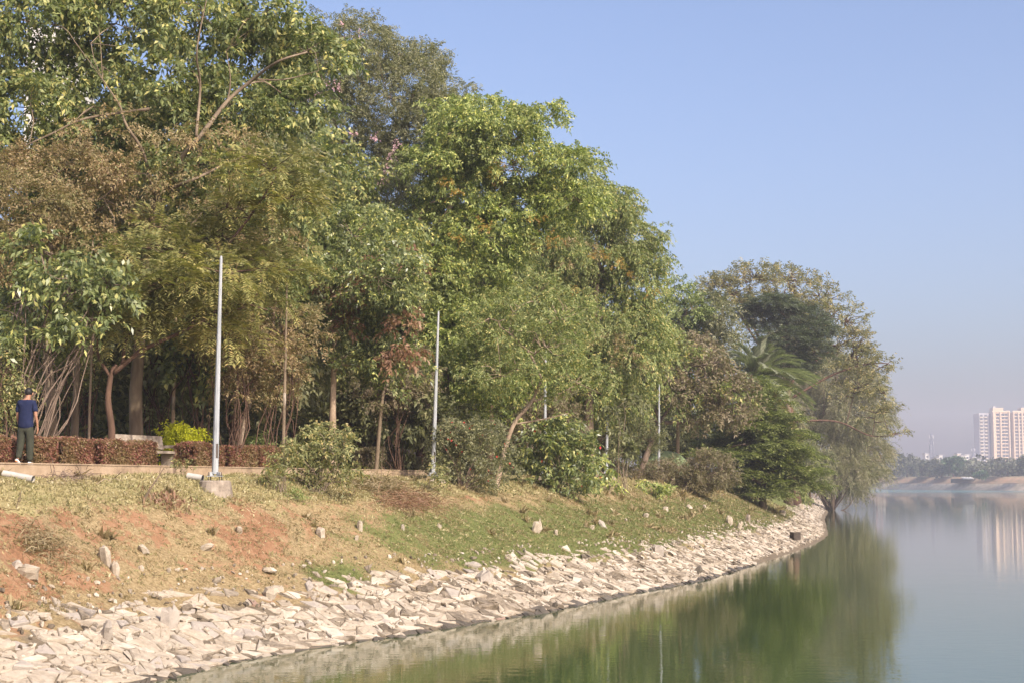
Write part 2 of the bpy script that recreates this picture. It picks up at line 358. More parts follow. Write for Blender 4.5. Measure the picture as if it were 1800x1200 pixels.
# water
def build_water():
    me = bpy.data.meshes.new('water'); me.from_pydata([(-700, -60, 0), (900, -60, 0), (900, 1000, 0), (-700, 1000, 0)], [], [(0, 1, 2, 3)])
    m, nt, b = newmat('lake_water')
    n = tex(nt, .05, 3, .5)
    c = ramp(nt, n, [(.35, (.034, .060, .016)), (.65, (.046, .074, .024))])
    # turquoise, rougher band along the far shore
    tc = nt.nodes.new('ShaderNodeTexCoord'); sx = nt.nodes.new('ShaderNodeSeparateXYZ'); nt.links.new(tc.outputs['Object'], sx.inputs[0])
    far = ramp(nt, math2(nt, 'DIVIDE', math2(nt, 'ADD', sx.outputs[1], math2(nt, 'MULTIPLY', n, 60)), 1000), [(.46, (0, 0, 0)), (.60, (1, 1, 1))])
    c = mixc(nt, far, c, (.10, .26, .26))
    nt.links.new(c, b.inputs['Base Color']); b.inputs['IOR'].default_value = 1.33
    b.inputs['Specular IOR Level'].default_value = .5
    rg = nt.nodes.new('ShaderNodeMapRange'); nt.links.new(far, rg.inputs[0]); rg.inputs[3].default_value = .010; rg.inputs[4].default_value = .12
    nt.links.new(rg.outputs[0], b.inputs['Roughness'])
    bn = nt.nodes.new('ShaderNodeBump'); bn.inputs['Strength'].default_value = .13; bn.inputs['Distance'].default_value = .02
    h = math2(nt, 'ADD', tex(nt, 2.2, 3, .55, stretch=(1, 1.6, 1)), math2(nt, 'MULTIPLY', tex(nt, .35, 2, .5), 1.2))
    nt.links.new(h, bn.inputs['Height']); nt.links.new(bn.outputs[0], b.inputs['Normal'])
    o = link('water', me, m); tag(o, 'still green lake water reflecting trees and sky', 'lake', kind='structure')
build_water()

# ------------------------------------------------------------------ riprap stones
def stone_geo(poly, z0, up, th, rng, rough=.02, dome=.03):
    """poly (k,3) outline on the slope; returns verts, faces of one angular slab"""
    k0 = len(poly); pts = []
    for i in range(k0):
        a, b = poly[i], poly[(i + 1) % k0]
        pts.append(a); pts.append(a + (b - a) * (.35 + .3 * rng.random()) + rng.normal(0, rough * .8, 3))
    pts = np.array(pts); k = len(pts); c = pts.mean(0)
    lo = pts - up * (.12)
    mid = pts + up * (th * .55) + rng.normal(0, rough * .4, (k, 3))
    top = c + (pts - c) * (.84 + .08 * rng.random((k, 1))) + up * th + rng.normal(0, rough * .5, (k, 3))
    inn = c + (pts - c) * .42 + up * (th + dome * .7) + rng.normal(0, rough, (k, 3))
    v = np.concatenate([lo, mid, top, inn, [c + up * (th + dome) + rng.normal(0, rough, 3)]])
    f = []
    for r_ in range(3):
        for j in range(k):
            f.append((r_ * k + j, r_ * k + (j + 1) % k, (r_ + 1) * k + (j + 1) % k, (r_ + 1) * k + j))
    for j in range(k): f.append((3 * k + j, 3 * k + (j + 1) % k, 4 * k))
    return v, f
def chunk_geo(c, size, rng, flat=.6, yaw=None):
    """an angular broken block: a box with jittered, partly cut corners"""
    c = np.array(c, float)
    th = rng.random() * 6.28 if yaw is None else yaw
    sx, sy, sz = size * (.7 + .6 * rng.random()), size * (.6 + .4 * rng.random()), size * flat * (.7 + .6 * rng.random())
    n = 7; v = []; ph = np.sort(rng.random(n) * .6 + np.arange(n)) * 2 * math.pi / n
    rings = [(-.5, .85), (.05, 1.0), (.42, .85), (.62, .35)]
    lean = rng.normal(0, .22, 2)
    for h, r_ in rings:
        for p in ph:
            rr = r_ * (.8 + .35 * rng.random())
            v.append((math.cos(p) * rr * sx * .6 + lean[0] * h * size, math.sin(p) * rr * sy * .6 + lean[1] * h * size, (h + .1 * rng.normal()) * sz))
    v = np.array(v); ca, sa = math.cos(th), math.sin(th)
    v = np.stack([v[:, 0] * ca - v[:, 1] * sa, v[:, 0] * sa + v[:, 1] * ca, v[:, 2]], 1) + c
    f = [tuple(range(n))[::-1], tuple(3 * n + j for j in range(n))]
    for r_ in range(3):
        for j in range(n): f.append((r_ * n + j, r_ * n + (j + 1) % n, (r_ + 1) * n + (j + 1) % n, (r_ + 1) * n + j))
    return v, f
def surf_pt(u, s):
    p = shore(np.array([u]))[0]; n = shore_n(np.array([u]))[0]; xy = p + n * s
    return np.array([xy[0], xy[1], base_z(s, u) + bump(xy[0], xy[1]) * min(1, max(0, s + .5))])
def proj(p):
    d = np.array(p) - np.array([0, 0, EYE]); yc = d[1] * CP + d[2] * SP; zc = -d[1] * SP + d[2] * CP
    return 900 + F * d[0] / yc, 600 - F * zc / yc
def build_riprap():
    rng = np.random.default_rng(5); stones = []
    # jittered lattice of rows that follow the shore
    u = U0 - 9.0; cols = []
    step = .36
    while u < ULEN - 40:
        far = max(0, u - U0 - 40)
        cols.append(u); u += step * (1 + far * .012)
    nrow = 13; L = {}
    def lp(i, j):
        if (i, j) not in L:
            h = .50 if j % 2 else 0
            ui = cols[i] + h * step + rng.normal(0, .085); s = -.12 + j * .225 + rng.normal(0, .055)
            if j == 0: s = -.15 + rng.normal(0, .05)
            L[(i, j)] = (ui, s)
        return L[(i, j)]
    taken = set()
    for i in range(len(cols) - 2):
        for j in range(nrow):
            if (i, j) in taken: continue
            lim = 2.45 + .45 * nz(cols[i], 0, .35, 4) + .25 * rng.normal() * .5
            s_mid = -.12 + (j + .5) * .225
            if s_mid > lim: continue
            if s_mid < .34 and cols[i] > U0 + 40 + 3 * rng.random(): continue
            if s_mid > 1.2 and nz(cols[i], s_mid, .8, 33) > .5: continue
            if s_mid > lim - .7 and rng.random() < .25: continue
            a, b = lp(i, j), lp(i + 1, j); c, d = lp(i + 1, j + 1), lp(i, j + 1)
            qs = [a, b, c, d]
            r_ = rng.random()
            sub = [qs]
            if r_ < .30:   # split one cell into two stones
                t = .35 + .3 * rng.random(); m1 = tuple(np.array(a) * (1 - t) + np.array(b) * t); m2 = tuple(np.array(d) * t + np.array(c) * (1 - t))
                sub = [[a, m1, m2, d], [m1, b, c, m2]]
            elif r_ < .52 and j + 1 < nrow and s_mid < 1.3:
                taken.add((i, j + 1)); sub = [[a, b, c, lp(i + 1, j + 2), lp(i, j + 2), d]]
            elif r_ < .62: # cut a corner off
                sub = [[a, b, tuple(np.array(b) * .35 + np.array(c) * .65), tuple(np.array(d) * .45 + np.array(c) * .55), d]]
            for q in sub:
                pts = np.array([surf_pt(uu, ss_) for uu, ss_ in q]); ce = pts.mean(0)
                e1 = pts[1] - pts[0] + (pts[2] - pts[-1] if len(q) == 4 else 0); e2 = pts[-1] - pts[0] + (pts[2] - pts[1])
                up = np.cross(e1, e2); up /= np.linalg.norm(up); up *= np.sign(up[2])
                gap = .985 if s_mid < 1.5 else .96
                pts = ce + (pts - ce) * (gap - .07 * rng.random())
                # tilt: the downhill or right edge stands proud like overlapping slabs
                tilt = rng.normal(0, .045) ; tilt2 = rng.normal(-.02, .05)
                rel = pts - ce
                pts = pts + up * ((rel @ (e1 / np.linalg.norm(e1)) * tilt * 1.6)[:, None] + (rel @ (e2 / np.linalg.norm(e2)) * tilt2 * 1.6)[:, None])
                th = .018 + .028 * rng.random() ** 1.5 + (.04 if rng.random() < .04 else 0)
                v, f = stone_geo(pts, 0, up, th, rng, rough=.008, dome=.0)
                stones.append((ce, v, f, s_mid, np.linalg.norm(e1) * np.linalg.norm(e2) / 4, cols[i]))
    # loose proud blocks thrown on the slope
    for k in range(110):
        uu = U0 - 8 + rng.random() ** 1.3 * 115; ss_ = rng.random() ** .8 * 2.9 + .05
        c = surf_pt(uu, ss_); sz = .09 + .13 * rng.random() ** 2
        v, f = chunk_geo(c + np.array([0, 0, .07]), sz, rng, flat=.42)
        stones.append((c, v, f, ss_, sz * sz * .8, uu))
    # rank by apparent size; the largest 300 become things
    sc_ = []
    for ce, v, f, s_mid, ar, uu in stones:
        px, py = proj(ce); vis = -40 < px < 1840 and py < 1215 and ce[1] > 5
        sc_.append(ar / (ce[1] ** 2) if vis else -1)
    order = np.argsort(sc_)[::-1]; big = set(order[:290].tolist())
    rest = MB(); wetb = MB()
    for i, (ce, v, f, s_mid, ar, uu) in enumerate(stones):
        wet = s_mid < 0
        if i in big:
            mb = MB(); mb.add(v, f); px, py = proj(ce)
            where = 'far left' if px < 180 else 'left of the leafy bush' if px < 420 else 'below the leafy bush' if px < 700 else 'toward the bend'
            row = 'at the waterline' if s_mid < .45 else 'midway up the stone facing' if s_mid < 1.5 else 'near the upper edge of the stone facing'
            rr = random.Random(i).random()
            mat = M['stone_wet'] if wet and rr < .75 else M['stone_grey'] if rr < .16 else M['stone_red'] if rr > .985 else M['stone']
            o = mb.build('riprap_stone', mat); centre_origin(o)
            tag(o, f'pale angular stone {row}, {where}', 'stone', 'pale stones facing the bank')
        else:
            (wetb if wet else rest).add(v, f)
    tag(rest.build('riprap_stones', M['stone']), 'remaining pale angular stones packed along the lake edge', 'stones', kind='stuff')
    tag(wetb.build('waterline_stones', M['stone_wet']), 'dark wet stones along the waterline', 'stones', kind='stuff')
    # small rubble between the stones
    rb = MB()
    for k in range(3200):
        uu = U0 - 8 + rng.random() ** 1.3 * 120; ss_ = .2 + rng.random() * 2.9
        v, f = chunk_geo(surf_pt(uu, ss_) + np.array([0, 0, .03]), .035 + .06 * rng.random(), rng, flat=.7); rb.add(v, f)
    tag(rb.build('rubble', M['stone']), 'small pale rubble between the facing stones', 'rubble', kind='stuff')
build_riprap()
def lone_stones():
    rng = np.random.default_rng(77)
    L = [(420, 938, 13, 'small pale stone on the red slope below the first lamp pole'), (563, 942, 15, 'chunky pale stone on the slope below the leafy bush'),
         (632, 933, 12, 'pointed pale stone right of the chunky one on the slope'), (626, 951, 7, 'tiny round white stone on the slope'),
         (708, 930, 8, 'small stone on the slope under the brush heap'), (772, 928, 7, 'small tan stone below the second lamp pole'),
         (943, 936, 15, 'upright pale stone standing in green grass'), (977, 939, 8, 'low pale stone beside the upright one in green grass'),
         (1040, 930, 7, 'small pale stone in grass, left of a bigger pair'), (1057, 925, 11, 'grey stone tilted in the grass at mid slope'),
         (1100, 915, 6, 'tiny stone in the row on the grass'), (1135, 910, 9, 'long flat tan stone in the row on the grass'),
         (1170, 898, 8, 'white stone below the twiggy bush'), (1212, 894, 8, 'whitest stone of the row on the grass'), (1237, 893, 6, 'small tan stone at the end of the row'),
         (252, 973, 16, 'flat pale stone above the riprap near a stick'), (362, 968, 17, 'wedge shaped pale stone above the riprap'),
         (185, 992, 20, 'upright slab at the top edge of the riprap'), (30, 1000, 17, 'grey boulder on red soil at the left edge'),
         (47, 1016, 24, 'large rounded pinkish boulder on red soil'), (203, 1010, 19, 'broad flat stone under the upright slab'), (248, 1004, 9, 'small round stone right of the flat one'),
         (188, 1128, 30, 'large dark pyramid shaped block standing on the riprap'), (298, 1100, 28, 'brown squarish block standing proud of the riprap'),
         (475, 1052, 22, 'pale block standing at the top of the riprap'), (1282, 921, 12, 'narrow upright stone at the grass edge'), (1157, 975, 16, 'dark tilted slab among the stones at the bend'),
         (1228, 1008, 12, 'dark wet boulder at the water edge'), (707, 1120, 16, 'dark wet boulder sitting in the water edge'), (975, 1068, 12, 'dark boulder at the waterline before the bend'),
         (852, 1022, 22, 'broad brown stone on the riprap below the grass'), (1300, 930, 10, 'pale stone left of the upright marker'), (1375, 905, 10, 'large pale stone near the far headland'), (1408, 893, 9, 'white stone on top of the far riprap')]
    for px, py, sz, lab in L:
        p = ground_hit(px, py); m = sz / F * p[1] * 1.0
        tall = any(w in lab for w in ('upright', 'pyramid', 'squarish', 'pointed'))
        v, f = chunk_geo(p + np.array([0, 0, m * (.3 if not tall else .45)]), m * (1.25 if not tall else .9), rng, flat=.75 if not tall else 1.5)
        mb = MB(); mb.add(v, f)
        mat = M['stone_wet'] if 'wet' in lab or 'dark boulder' in lab else M['stone_grey'] if ('grey' in lab or 'dark' in lab or 'brown' in lab) else M['stone']
        o = mb.build('stone', mat); centre_origin(o); tag(o, lab, 'stone')
lone_stones()

# ------------------------------------------------------------------ foliage generator
UPV = np.array([0, 0, 1.0])
def unit(a): return a / (np.linalg.norm(a, axis=-1, keepdims=True) + 1e-9)
def sprays(O, A, rng, Lr=.4, K=4, ll=.12, lw=.05, phi=1.0, droop=.3, ldroop=.3, jit=.35, fold=.15, flat=.5):
    """O, A (N,3): twig origins and axes; K pairs of leaves on each -> (N*2K, 4, 3) leaf quads"""
    N = len(O); A = unit(A)
    Rn = unit(rng.normal(0, 1, (N, 3)) * (1 - flat) + UPV * flat)
    S = unit(np.cross(A, Rn)); Nn = unit(np.cross(S, A))
    t = (np.arange(K) + .5) / K
    t = t[None, :, None] + rng.uniform(-.4, .4, (N, K, 1)) / K
    Lr = Lr * rng.uniform(.7, 1.3, (N, 1, 1))
    pos = O[:, None] + A[:, None] * Lr * t - UPV * droop * Lr * t ** 2
    out = []
    for sg in (-1, 1):
        d = A[:, None] * math.cos(phi) + sg * S[:, None] * math.sin(phi) + rng.normal(0, jit, (N, K, 3)) - UPV * ldroop
        d = unit(d); n = unit(Nn[:, None] + rng.normal(0, jit, (N, K, 3))); w = unit(np.cross(d, n))
        l = ll * rng.uniform(.7, 1.25, (N, K, 1)); ww = lw * rng.uniform(.75, 1.2, (N, K, 1)) / 2
        nn = unit(np.cross(w, d))
        v0 = pos; v2 = pos + d * l - UPV * l * .15
        v1 = pos + d * l * .45 + w * ww + nn * fold * ww; v3 = pos + d * l * .45 - w * ww + nn * fold * ww
        out.append(np.stack([v0, v1, v2, v3], 2).reshape(-1, 4, 3))
    return np.concatenate(out)
KIND = {
 # clump radius, sprays per clump, spray params, upward bias of axes
 'broad':   dict(cr=.34, m=7, sp=dict(Lr=.38, K=4, ll=.18, lw=.08, droop=.35, ldroop=.5), up=.1),
 'glossy':  dict(cr=.36, m=6, sp=dict(Lr=.40, K=4, ll=.22, lw=.10, droop=.35, ldroop=.5), up=.1),
 'med':     dict(cr=.32, m=8, sp=dict(Lr=.36, K=5, ll=.135, lw=.06, droop=.4, ldroop=.45), up=.1),
 'small':   dict(cr=.30, m=8, sp=dict(Lr=.34, K=5, ll=.10, lw=.042, droop=.3, ldroop=.2), up=.1),
 'weep':    dict(cr=.36, m=7, sp=dict(Lr=.50, K=6, ll=.15, lw=.052, droop=.8, ldroop=.8, phi=.7), up=-.1),
 'willow':  dict(cr=.34, m=7, sp=dict(Lr=.45, K=6, ll=.16, lw=.032, droop=.7, ldroop=.7, phi=.6), up=-.05),
 'feather': dict(cr=.34, m=5, sp=dict(Lr=.50, K=11, ll=.15, lw=.030, droop=.45, ldroop=.1, phi=1.15, jit=.07, flat=.85), up=.1),
 'mid':     dict(cr=.55, m=7, sp=dict(Lr=.55, K=4, ll=.22, lw=.10, droop=.35, ldroop=.4), up=.1),
 'rain':    dict(cr=.75, m=7, sp=dict(Lr=.75, K=5, ll=.26, lw=.11, droop=.15, ldroop=.05, flat=.7), up=.3),
 'tier':    dict(cr=.55, m=7, sp=dict(Lr=.75, K=6, ll=.22, lw=.09, droop=.25, ldroop=.05, flat=.9, jit=.2), up=.0),
 'wisp':    dict(cr=.8, m=8, sp=dict(Lr=1.1, K=7, ll=.34, lw=.045, droop=.7, ldroop=.3, phi=.5, jit=.3), up=.1),
 'fine':    dict(cr=.22, m=8, sp=dict(Lr=.26, K=4, ll=.06, lw=.028, droop=.1, ldroop=.1), up=.4),
 'far':     dict(cr=1.4, m=6, sp=dict(Lr=1.2, K=3, ll=.85, lw=.55, droop=.1, ldroop=.1), up=.1),
}
def lobe_w(px, py, Y, rx, ry, dy=0):
    c = P(px, py, Y + dy); k = Y / F; return c, np.array([rx * k, rx * k * .9, ry * k])
DK = {'med': 2.0, 'broad': 1.9, 'glossy': 1.8, 'small': 2.2, 'weep': 2.3, 'willow': 2.6, 'feather': 1.7, 'mid': 2.4, 'rain': 2.3, 'tier': 2.6, 'wisp': 3.4, 'fine': 2.6, 'far': 1.6}
def crown_leaves(lobes, kind, dens, rng, hole=.0, anchors=None):
    dens = dens * DK[kind]
    """lobes (centre, radii); returns leaf quads and clump centres"""
    kd = KIND[kind]; cs, ax = [], []
    for c, r in lobes:
        area = (r[0] * r[2] + r[0] * r[1] + r[1] * r[2])
        n = max(4, int(dens * area * 1.5 / (kd['cr'] ** 1.6)))
        d = unit(rng.normal(0, 1, (n * 2, 3))); d = d[(d[:, 2] > -.55) | (rng.random(len(d)) < .45)][:n]
        k = rng.uniform(.18, 1, (len(d), 1)) ** .42
        # uneven outline
        seed = rng.random() * 50
        wob = np.array([noise.noise(Vector((q[0] * 1.9 + seed, q[1] * 1.9, q[2] * 1.9))) for q in d])[:, None]
        keep = (wob[:, 0] > -.42 + hole) | (k[:, 0] < .6)
        d, k, wob = d[keep], k[keep], wob[keep]
        cs.append(c + d * r * k * (1 + .42 * wob)); ax.append(d)
    cs = np.concatenate(cs); ax = np.concatenate(ax)
    m = kd['m']; O = np.repeat(cs, m, 0) + rng.normal(0, kd['cr'] * .42, (len(cs) * m, 3)) * np.array([1, 1, .6])
    A = np.repeat(ax, m, 0) * .8 + rng.normal(0, .6, (len(O), 3)) + UPV * kd['up']
    if kind == 'tier': A[:, 2] *= .22; O[:, 2] = np.repeat(cs[:, 2], m) + (O[:, 2] - np.repeat(cs[:, 2], m)) * .45
    return sprays(O, A, rng, **kd['sp']), cs
def limb(mb, a, b, r0, r1, rng, sides=6, sag=.15, n=7):
    a = np.array(a, float); b = np.array(b, float); L = np.linalg.norm(b - a)
    m1 = a + (b - a) * .35 + rng.normal(0, .07, 3) * L + UPV * L * sag; m2 = a + (b - a) * .7 + rng.normal(0, .06, 3) * L + UPV * L * sag * .6
    c = curve([a, m1, m2, b], n); mb.tube(c, np.linspace(r0, r1, n), sides); return c
def tree(name, label, cat, Y, trunk, lobes, kind, leaf, bark='bark', r=.16, dens=1.0, seed=1, twigs=14, hole=0.0, group=None, extra=(), limbs=(), stems=0, whitewash=None, ground=True, base_xy=None, twr=.012, grow=1.0):
    """trunk: pixel polyline (bottom first) at depth Y; lobes: (px,py,rx,ry[,dy])"""
    rng = np.random.default_rng(seed)
    tp = [P(t[0], t[1], Y + (t[2] if len(t) > 2 else 0)) for t in trunk]
    if ground:
        gz = ground_z(tp[0][0], tp[0][1]); tp[0][2] = gz - .12
    root = empty(name, tuple(tp[0] + np.array([0, 0, .12])), label, cat, group)
    mb = MB(); tc = curve(tp, max(8, 4 * len(tp)))
    rad = r * np.linspace(1.15, .45, len(tc)); rad[0] *= 1.35
    if stems:
        for k in range(stems):
            a = tp[0] + np.array([rng.normal(0, .16), rng.normal(0, .16), 0]); li = lobes[rng.integers(len(lobes))]
            c, rr = lobe_w(li[0], li[1], Y, li[2], li[3]); e = c + rng.normal(0, .4, 3) * rr
            limb(mb, a, e, r * rng.uniform(.35, .8), .012, rng, 5, .05, 8)
    if not stems or len(trunk) > 2: mb.tube(tc, rad, 9, wob=.12, rng=rng)
    LW = []
    for l in lobes: LW.append(lobe_w(l[0], l[1], Y, l[2] * grow, l[3] * grow, l[4] if len(l) > 4 else rng.normal(0, .5) * l[2] * Y / F))
    for lm in limbs:       # visible limbs given in pixels
        pts = [P(q[0], q[1], Y + (q[2] if len(q) > 2 else 0)) for q in lm[1:]]
        c = curve(pts, 5 * len(pts)); mb.tube(c, np.linspace(lm[0], lm[0] * .3, len(c)), 7, wob=.1, rng=rng)
        tc = np.concatenate([tc, c[len(c) // 3:]]); 
        rad = np.concatenate([rad, np.linspace(lm[0], lm[0] * .3, len(c))[len(c) // 3:]])
    Q, cs = crown_leaves(LW, kind, dens, rng, hole)
    ends = []
    for c, rr in LW:
        dd = np.linalg.norm(tc - c, axis=1) + np.maximum(0, tc[:, 2] - c[2]) * 1.5; i = int(dd.argmin())
        cv = limb(mb, tc[i], c, min(rad[i] * .6, r * .5), .02, rng); ends.append(cv)
    allp = np.concatenate([e[2:] for e in ends])
    for k in rng.choice(len(cs), min(len(cs), twigs * len(LW)), replace=False):
        c = cs[k]; dd = np.linalg.norm(allp - c, axis=1); i = int(dd.argmin()); a = allp[i]
        m_ = (a + c) / 2 + rng.normal(0, .1, 3) * dd[i]
        mb.tube(np.array([a, m_, c]), [twr * 1.6, twr, twr * .5], 3, caps=False)
    mb.build('trunk', M[bark], root, smooth=True)
    if whitewash:
        wb = MB(); i0, i1 = whitewash; seg_ = tc[i0:i1]; wb.tube(seg_, rad[i0:i1] * 1.04, 9); wb.build('painted_band', M['concrete_grey'], root, smooth=True)
    o = link('crown', quads_mesh('crown', Q), M[leaf], root)
    for (nm, lb, knd, mt, dn) in extra:
        LL = [lobe_w(l[0], l[1], Y, l[2], l[3], l[4] if len(l) > 4 else -.4) for l in lb]
        q2, _ = crown_leaves(LL, knd, dn, rng); link(nm, quads_mesh(nm, q2), M[mt], root)
    return root

TREES = 'trees growing behind the lakeside path'
t_ = tree
t_('broadleaf_tree', 'tallest spreading tree at the top left, forked pale limbs and yellow green leaves', 'tree', 45,
   [(243, 820), (238, 700), (246, 600), (256, 480), (272, 350, -1)],
   [(60, 40, 120, 80), (215, 20, 120, 70), (350, 40, 100, 60), (455, 90, 90, 50), (545, 95, 75, 42), (150, 140, 110, 60), (300, 160, 120, 65), (50, 190, 110, 60),
    (410, 190, 90, 60), (200, 250, 110, 60), (350, 290, 100, 60), (-70, 90, 100, 110), (120, -60, 140, 70), (330, -60, 120, 60), (470, 20, 60, 30), (520, 180, 70, 50), (-60, 260, 100, 80), (440, 350, 80, 50)],
   'broad', 'leaf_broad', r=.19, dens=1.0, seed=3, bark='bark',
   extra=[('brown_twigs', [(200, 230, 80, 40, -2), (380, 250, 80, 40, -2), (330, 330, 80, 40, -2), (420, 400, 80, 50, -2), (480, 440, 60, 40, -1)], 'small', 'leaf_brown', .4)],
   limbs=[(.085, (272, 350, -1), (322, 275, -1.6), (352, 240, -2), (400, 178, -1.4), (445, 140, -1.4), (490, 108, -2.2), (540, 92, -2)), (.055, (272, 350, -1), (252, 270, -1.8), (222, 220, -2.2), (210, 185, -2), (180, 140, -2)), (.045, (262, 192, -2.2), (190, 202, -1.8), (140, 212, -1.9), (90, 236, -1.9), (40, 258, -1.9), (-40, 290, -1.9)),
          (.06, (275, 340, -1), (335, 318, -2.2), (390, 292, -1.5), (440, 270, -1.5)), (.045, (345, 240, -2), (352, 150, -1.4), (346, 90, -2.2), (365, -10, -2)), (.05, (265, 420, -1), (325, 405, -1.4), (362, 365, -1.5), (400, 330, -1.5)), (.03, (400, 178, -1.4), (405, 140, -1.5), (398, 90, -1.4)), (.03, (445, 140, -1.4), (500, 140, -1.5), (560, 125, -1.4))])
t_('dry_leaf_tree', 'brown dry-leaved tree at the left edge under the tall one', 'tree', 42.5,
   [(95, 822), (90, 700), (80, 560), (90, 420)],
   [(110, 300, 105, 45), (50, 360, 95, 60), (170, 370, 90, 50), (10, 300, 70, 45), (20, 450, 80, 55), (220, 310, 60, 35), (120, 420, 80, 45), (-40, 400, 60, 80)],
   'small', 'leaf_brown', r=.14, dens=.85, seed=4)
t_('feathery_tree', 'low feathery yellow green tree with forked dark trunk behind the hedge', 'tree', 40.6,
   [(192, 822), (196, 760), (190, 700), (196, 655), (205, 640)],
   [(290, 450, 100, 38), (390, 420, 85, 34), (480, 470, 75, 40), (330, 510, 100, 40), (235, 530, 55, 36), (440, 525, 65, 34), (475, 300, 80, 38), (510, 350, 70, 32), (400, 365, 60, 26), (340, 560, 60, 28), (280, 400, 50, 25), (250, 585, 50, 26), (200, 560, 36, 30), (290, 500, 70, 36, -1), (400, 480, 70, 40, -1), (400, 590, 60, 26), (250, 500, 60, 34)],
   'feather', 'leaf_feather', r=.10, dens=1.15, seed=5, bark='bark_dark',
   limbs=[(.07, (200, 655), (250, 615), (310, 588), (370, 560), (430, 540)), (.05, (196, 665), (172, 620), (175, 560), (200, 520)), (.05, (215, 640), (225, 590), (260, 560), (290, 500)), (.05, (370, 560), (390, 540), (430, 535), (470, 545)),
          (.04, (400, 430), (440, 380), (480, 320), (500, 290))])
t_('many_stemmed_shrub', 'glossy large-leaved shrub with a fan of bare stems behind the walking person', 'shrub', 39,
   [(50, 822), (52, 760)],
   [(125, 490, 75, 50), (40, 530, 60, 45), (155, 560, 50, 36), (10, 610, 45, 50), (70, 440, 60, 36), (190, 500, 40, 35), (95, 590, 40, 30)],
   'broad', 'leaf_glossy', r=.030, dens=.72, seed=6, stems=38, bark='twigs_brown')
t_('flowering_tree', 'tall grey green tree with sprinkled pink blossoms above the centre', 'tree', 64,
   [(640, 822), (630, 700), (640, 500), (640, 330)],
   [(590, 110, 110, 65), (555, 200, 105, 65), (680, 170, 85, 70), (720, 290, 85, 75), (620, 300, 100, 75), (530, 110, 70, 50), (730, 130, 45, 40), (765, 105, 28, 22), (680, 370, 90, 60), (750, 230, 60, 50),
    (800, 310, 80, 60), (560, 390, 100, 65), (640, 60, 50, 30), (650, 440, 100, 60), (480, 200, 70, 60), (480, 330, 80, 60), (700, 95, 40, 28), (790, 190, 50, 30), (770, 170, 40, 30), (740, 100, 40, 26), (430, 280, 60, 50), (830, 260, 50, 30)],
   'small', 'leaf_grey', r=.24, dens=.85, seed=7, grow=1.14, extra=[('blossom', [(600, 170, 60, 20, -3), (660, 250, 80, 25, -4), (730, 300, 60, 20, -4), (790, 240, 40, 15, -3), (680, 330, 60, 18, -4), (540, 150, 50, 12, -3), (610, 60, 30, 10, -2)], 'fine', 'pink_flower', .012)],
   limbs=[(.12, (640, 330), (600, 250), (570, 160), (560, 110)), (.12, (640, 330), (680, 250), (720, 180), (750, 130)), (.10, (640, 420), (720, 370), (790, 330))])
t_('large_leaf_tree', 'yellow green large-leaved tree with outreaching boughs against the sky', 'tree', 58.5,
   [(752, 822), (745, 700), (735, 560), (760, 430)],
   [(885, 225, 75, 36), (955, 208, 48, 22), (815, 225, 60, 36), (900, 290, 80, 42), (1000, 285, 58, 24), (820, 340, 90, 50), (850, 420, 95, 55), (935, 370, 75, 50), (760, 400, 80, 50),
    (740, 480, 90, 55), (650, 430, 80, 45), (830, 500, 80, 50), (770, 290, 60, 40), (980, 340, 50, 35), (1010, 350, 50, 36), (860, 190, 40, 16), (790, 200, 40, 24)],
   'med', 'leaf_yellow', r=.18, dens=.95, seed=8, grow=1.08,
   extra=[('dry_leaves', [(900, 400, 90, 50, -1.5), (830, 330, 60, 40, -1.5), (760, 440, 60, 40, -1.5), (930, 300, 60, 30, -1.5)], 'small', 'leaf_orange', .02)], bark='bark_pale',
   limbs=[(.11, (760, 430), (800, 350), (850, 290), (900, 250), (950, 215)), (.09, (780, 390), (850, 370), (930, 330), (1000, 290)), (.08, (735, 400), (745, 365), (790, 345))])
t_('weeping_tree', 'dense drooping yellow green tree forming the wall right of centre', 'tree', 75,
   [(1040, 822), (1035, 740), (1040, 620), (1050, 500)],
   [(1060, 365, 55, 36), (1110, 420, 50, 50), (1040, 440, 80, 60), (1125, 490, 38, 50), (1070, 550, 85, 65), (980, 510, 80, 70), (960, 430, 70, 55), (1000, 630, 85, 55), (1110, 610, 65, 60), (900, 560, 80, 65),
    (1070, 690, 70, 40), (1135, 560, 35, 45), (880, 480, 60, 50), (1010, 370, 50, 40), (1095, 350, 25, 22), (940, 690, 60, 45), (1020, 320, 40, 24), (1135, 450, 36, 40)],
   'weep', 'leaf_weep', r=.24, dens=.9, seed=9, grow=1.14, extra=[('dry_leaves', [(1000, 480, 100, 80, -3), (1080, 500, 60, 80, -3), (950, 600, 90, 60, -3)], 'small', 'leaf_orange', .012), ('brown_twigs', [(1000, 445, 50, 25, -3), (1080, 620, 60, 40, -3)], 'small', 'leaf_brown', .15)])
t_('pale_trunk_tree', 'tree with a straight pale trunk rising behind the leafy bush', 'tree', 50.5,
   [(583, 822), (584, 760), (586, 680), (588, 600), (600, 500)],
   [(620, 415, 75, 42), (575, 490, 60, 45), (665, 490, 75, 50), (625, 570, 55, 40), (690, 560, 48, 46), (560, 430, 50, 36), (690, 640, 50, 40), (640, 640, 45, 35)],
   'med', 'leaf_glossy', r=.12, dens=.8, seed=10, grow=1.1, bark='bark_pale', whitewash=(2, 5),
   extra=[('dry_leaves', [(600, 545, 40, 42, -1.2), (590, 500, 30, 20, -1), (702, 590, 30, 50, -1.2), (700, 640, 26, 30, -1), (690, 460, 40, 22, -1.2), (640, 520, 40, 20, -1)], 'broad', 'leaf_red', .55)])
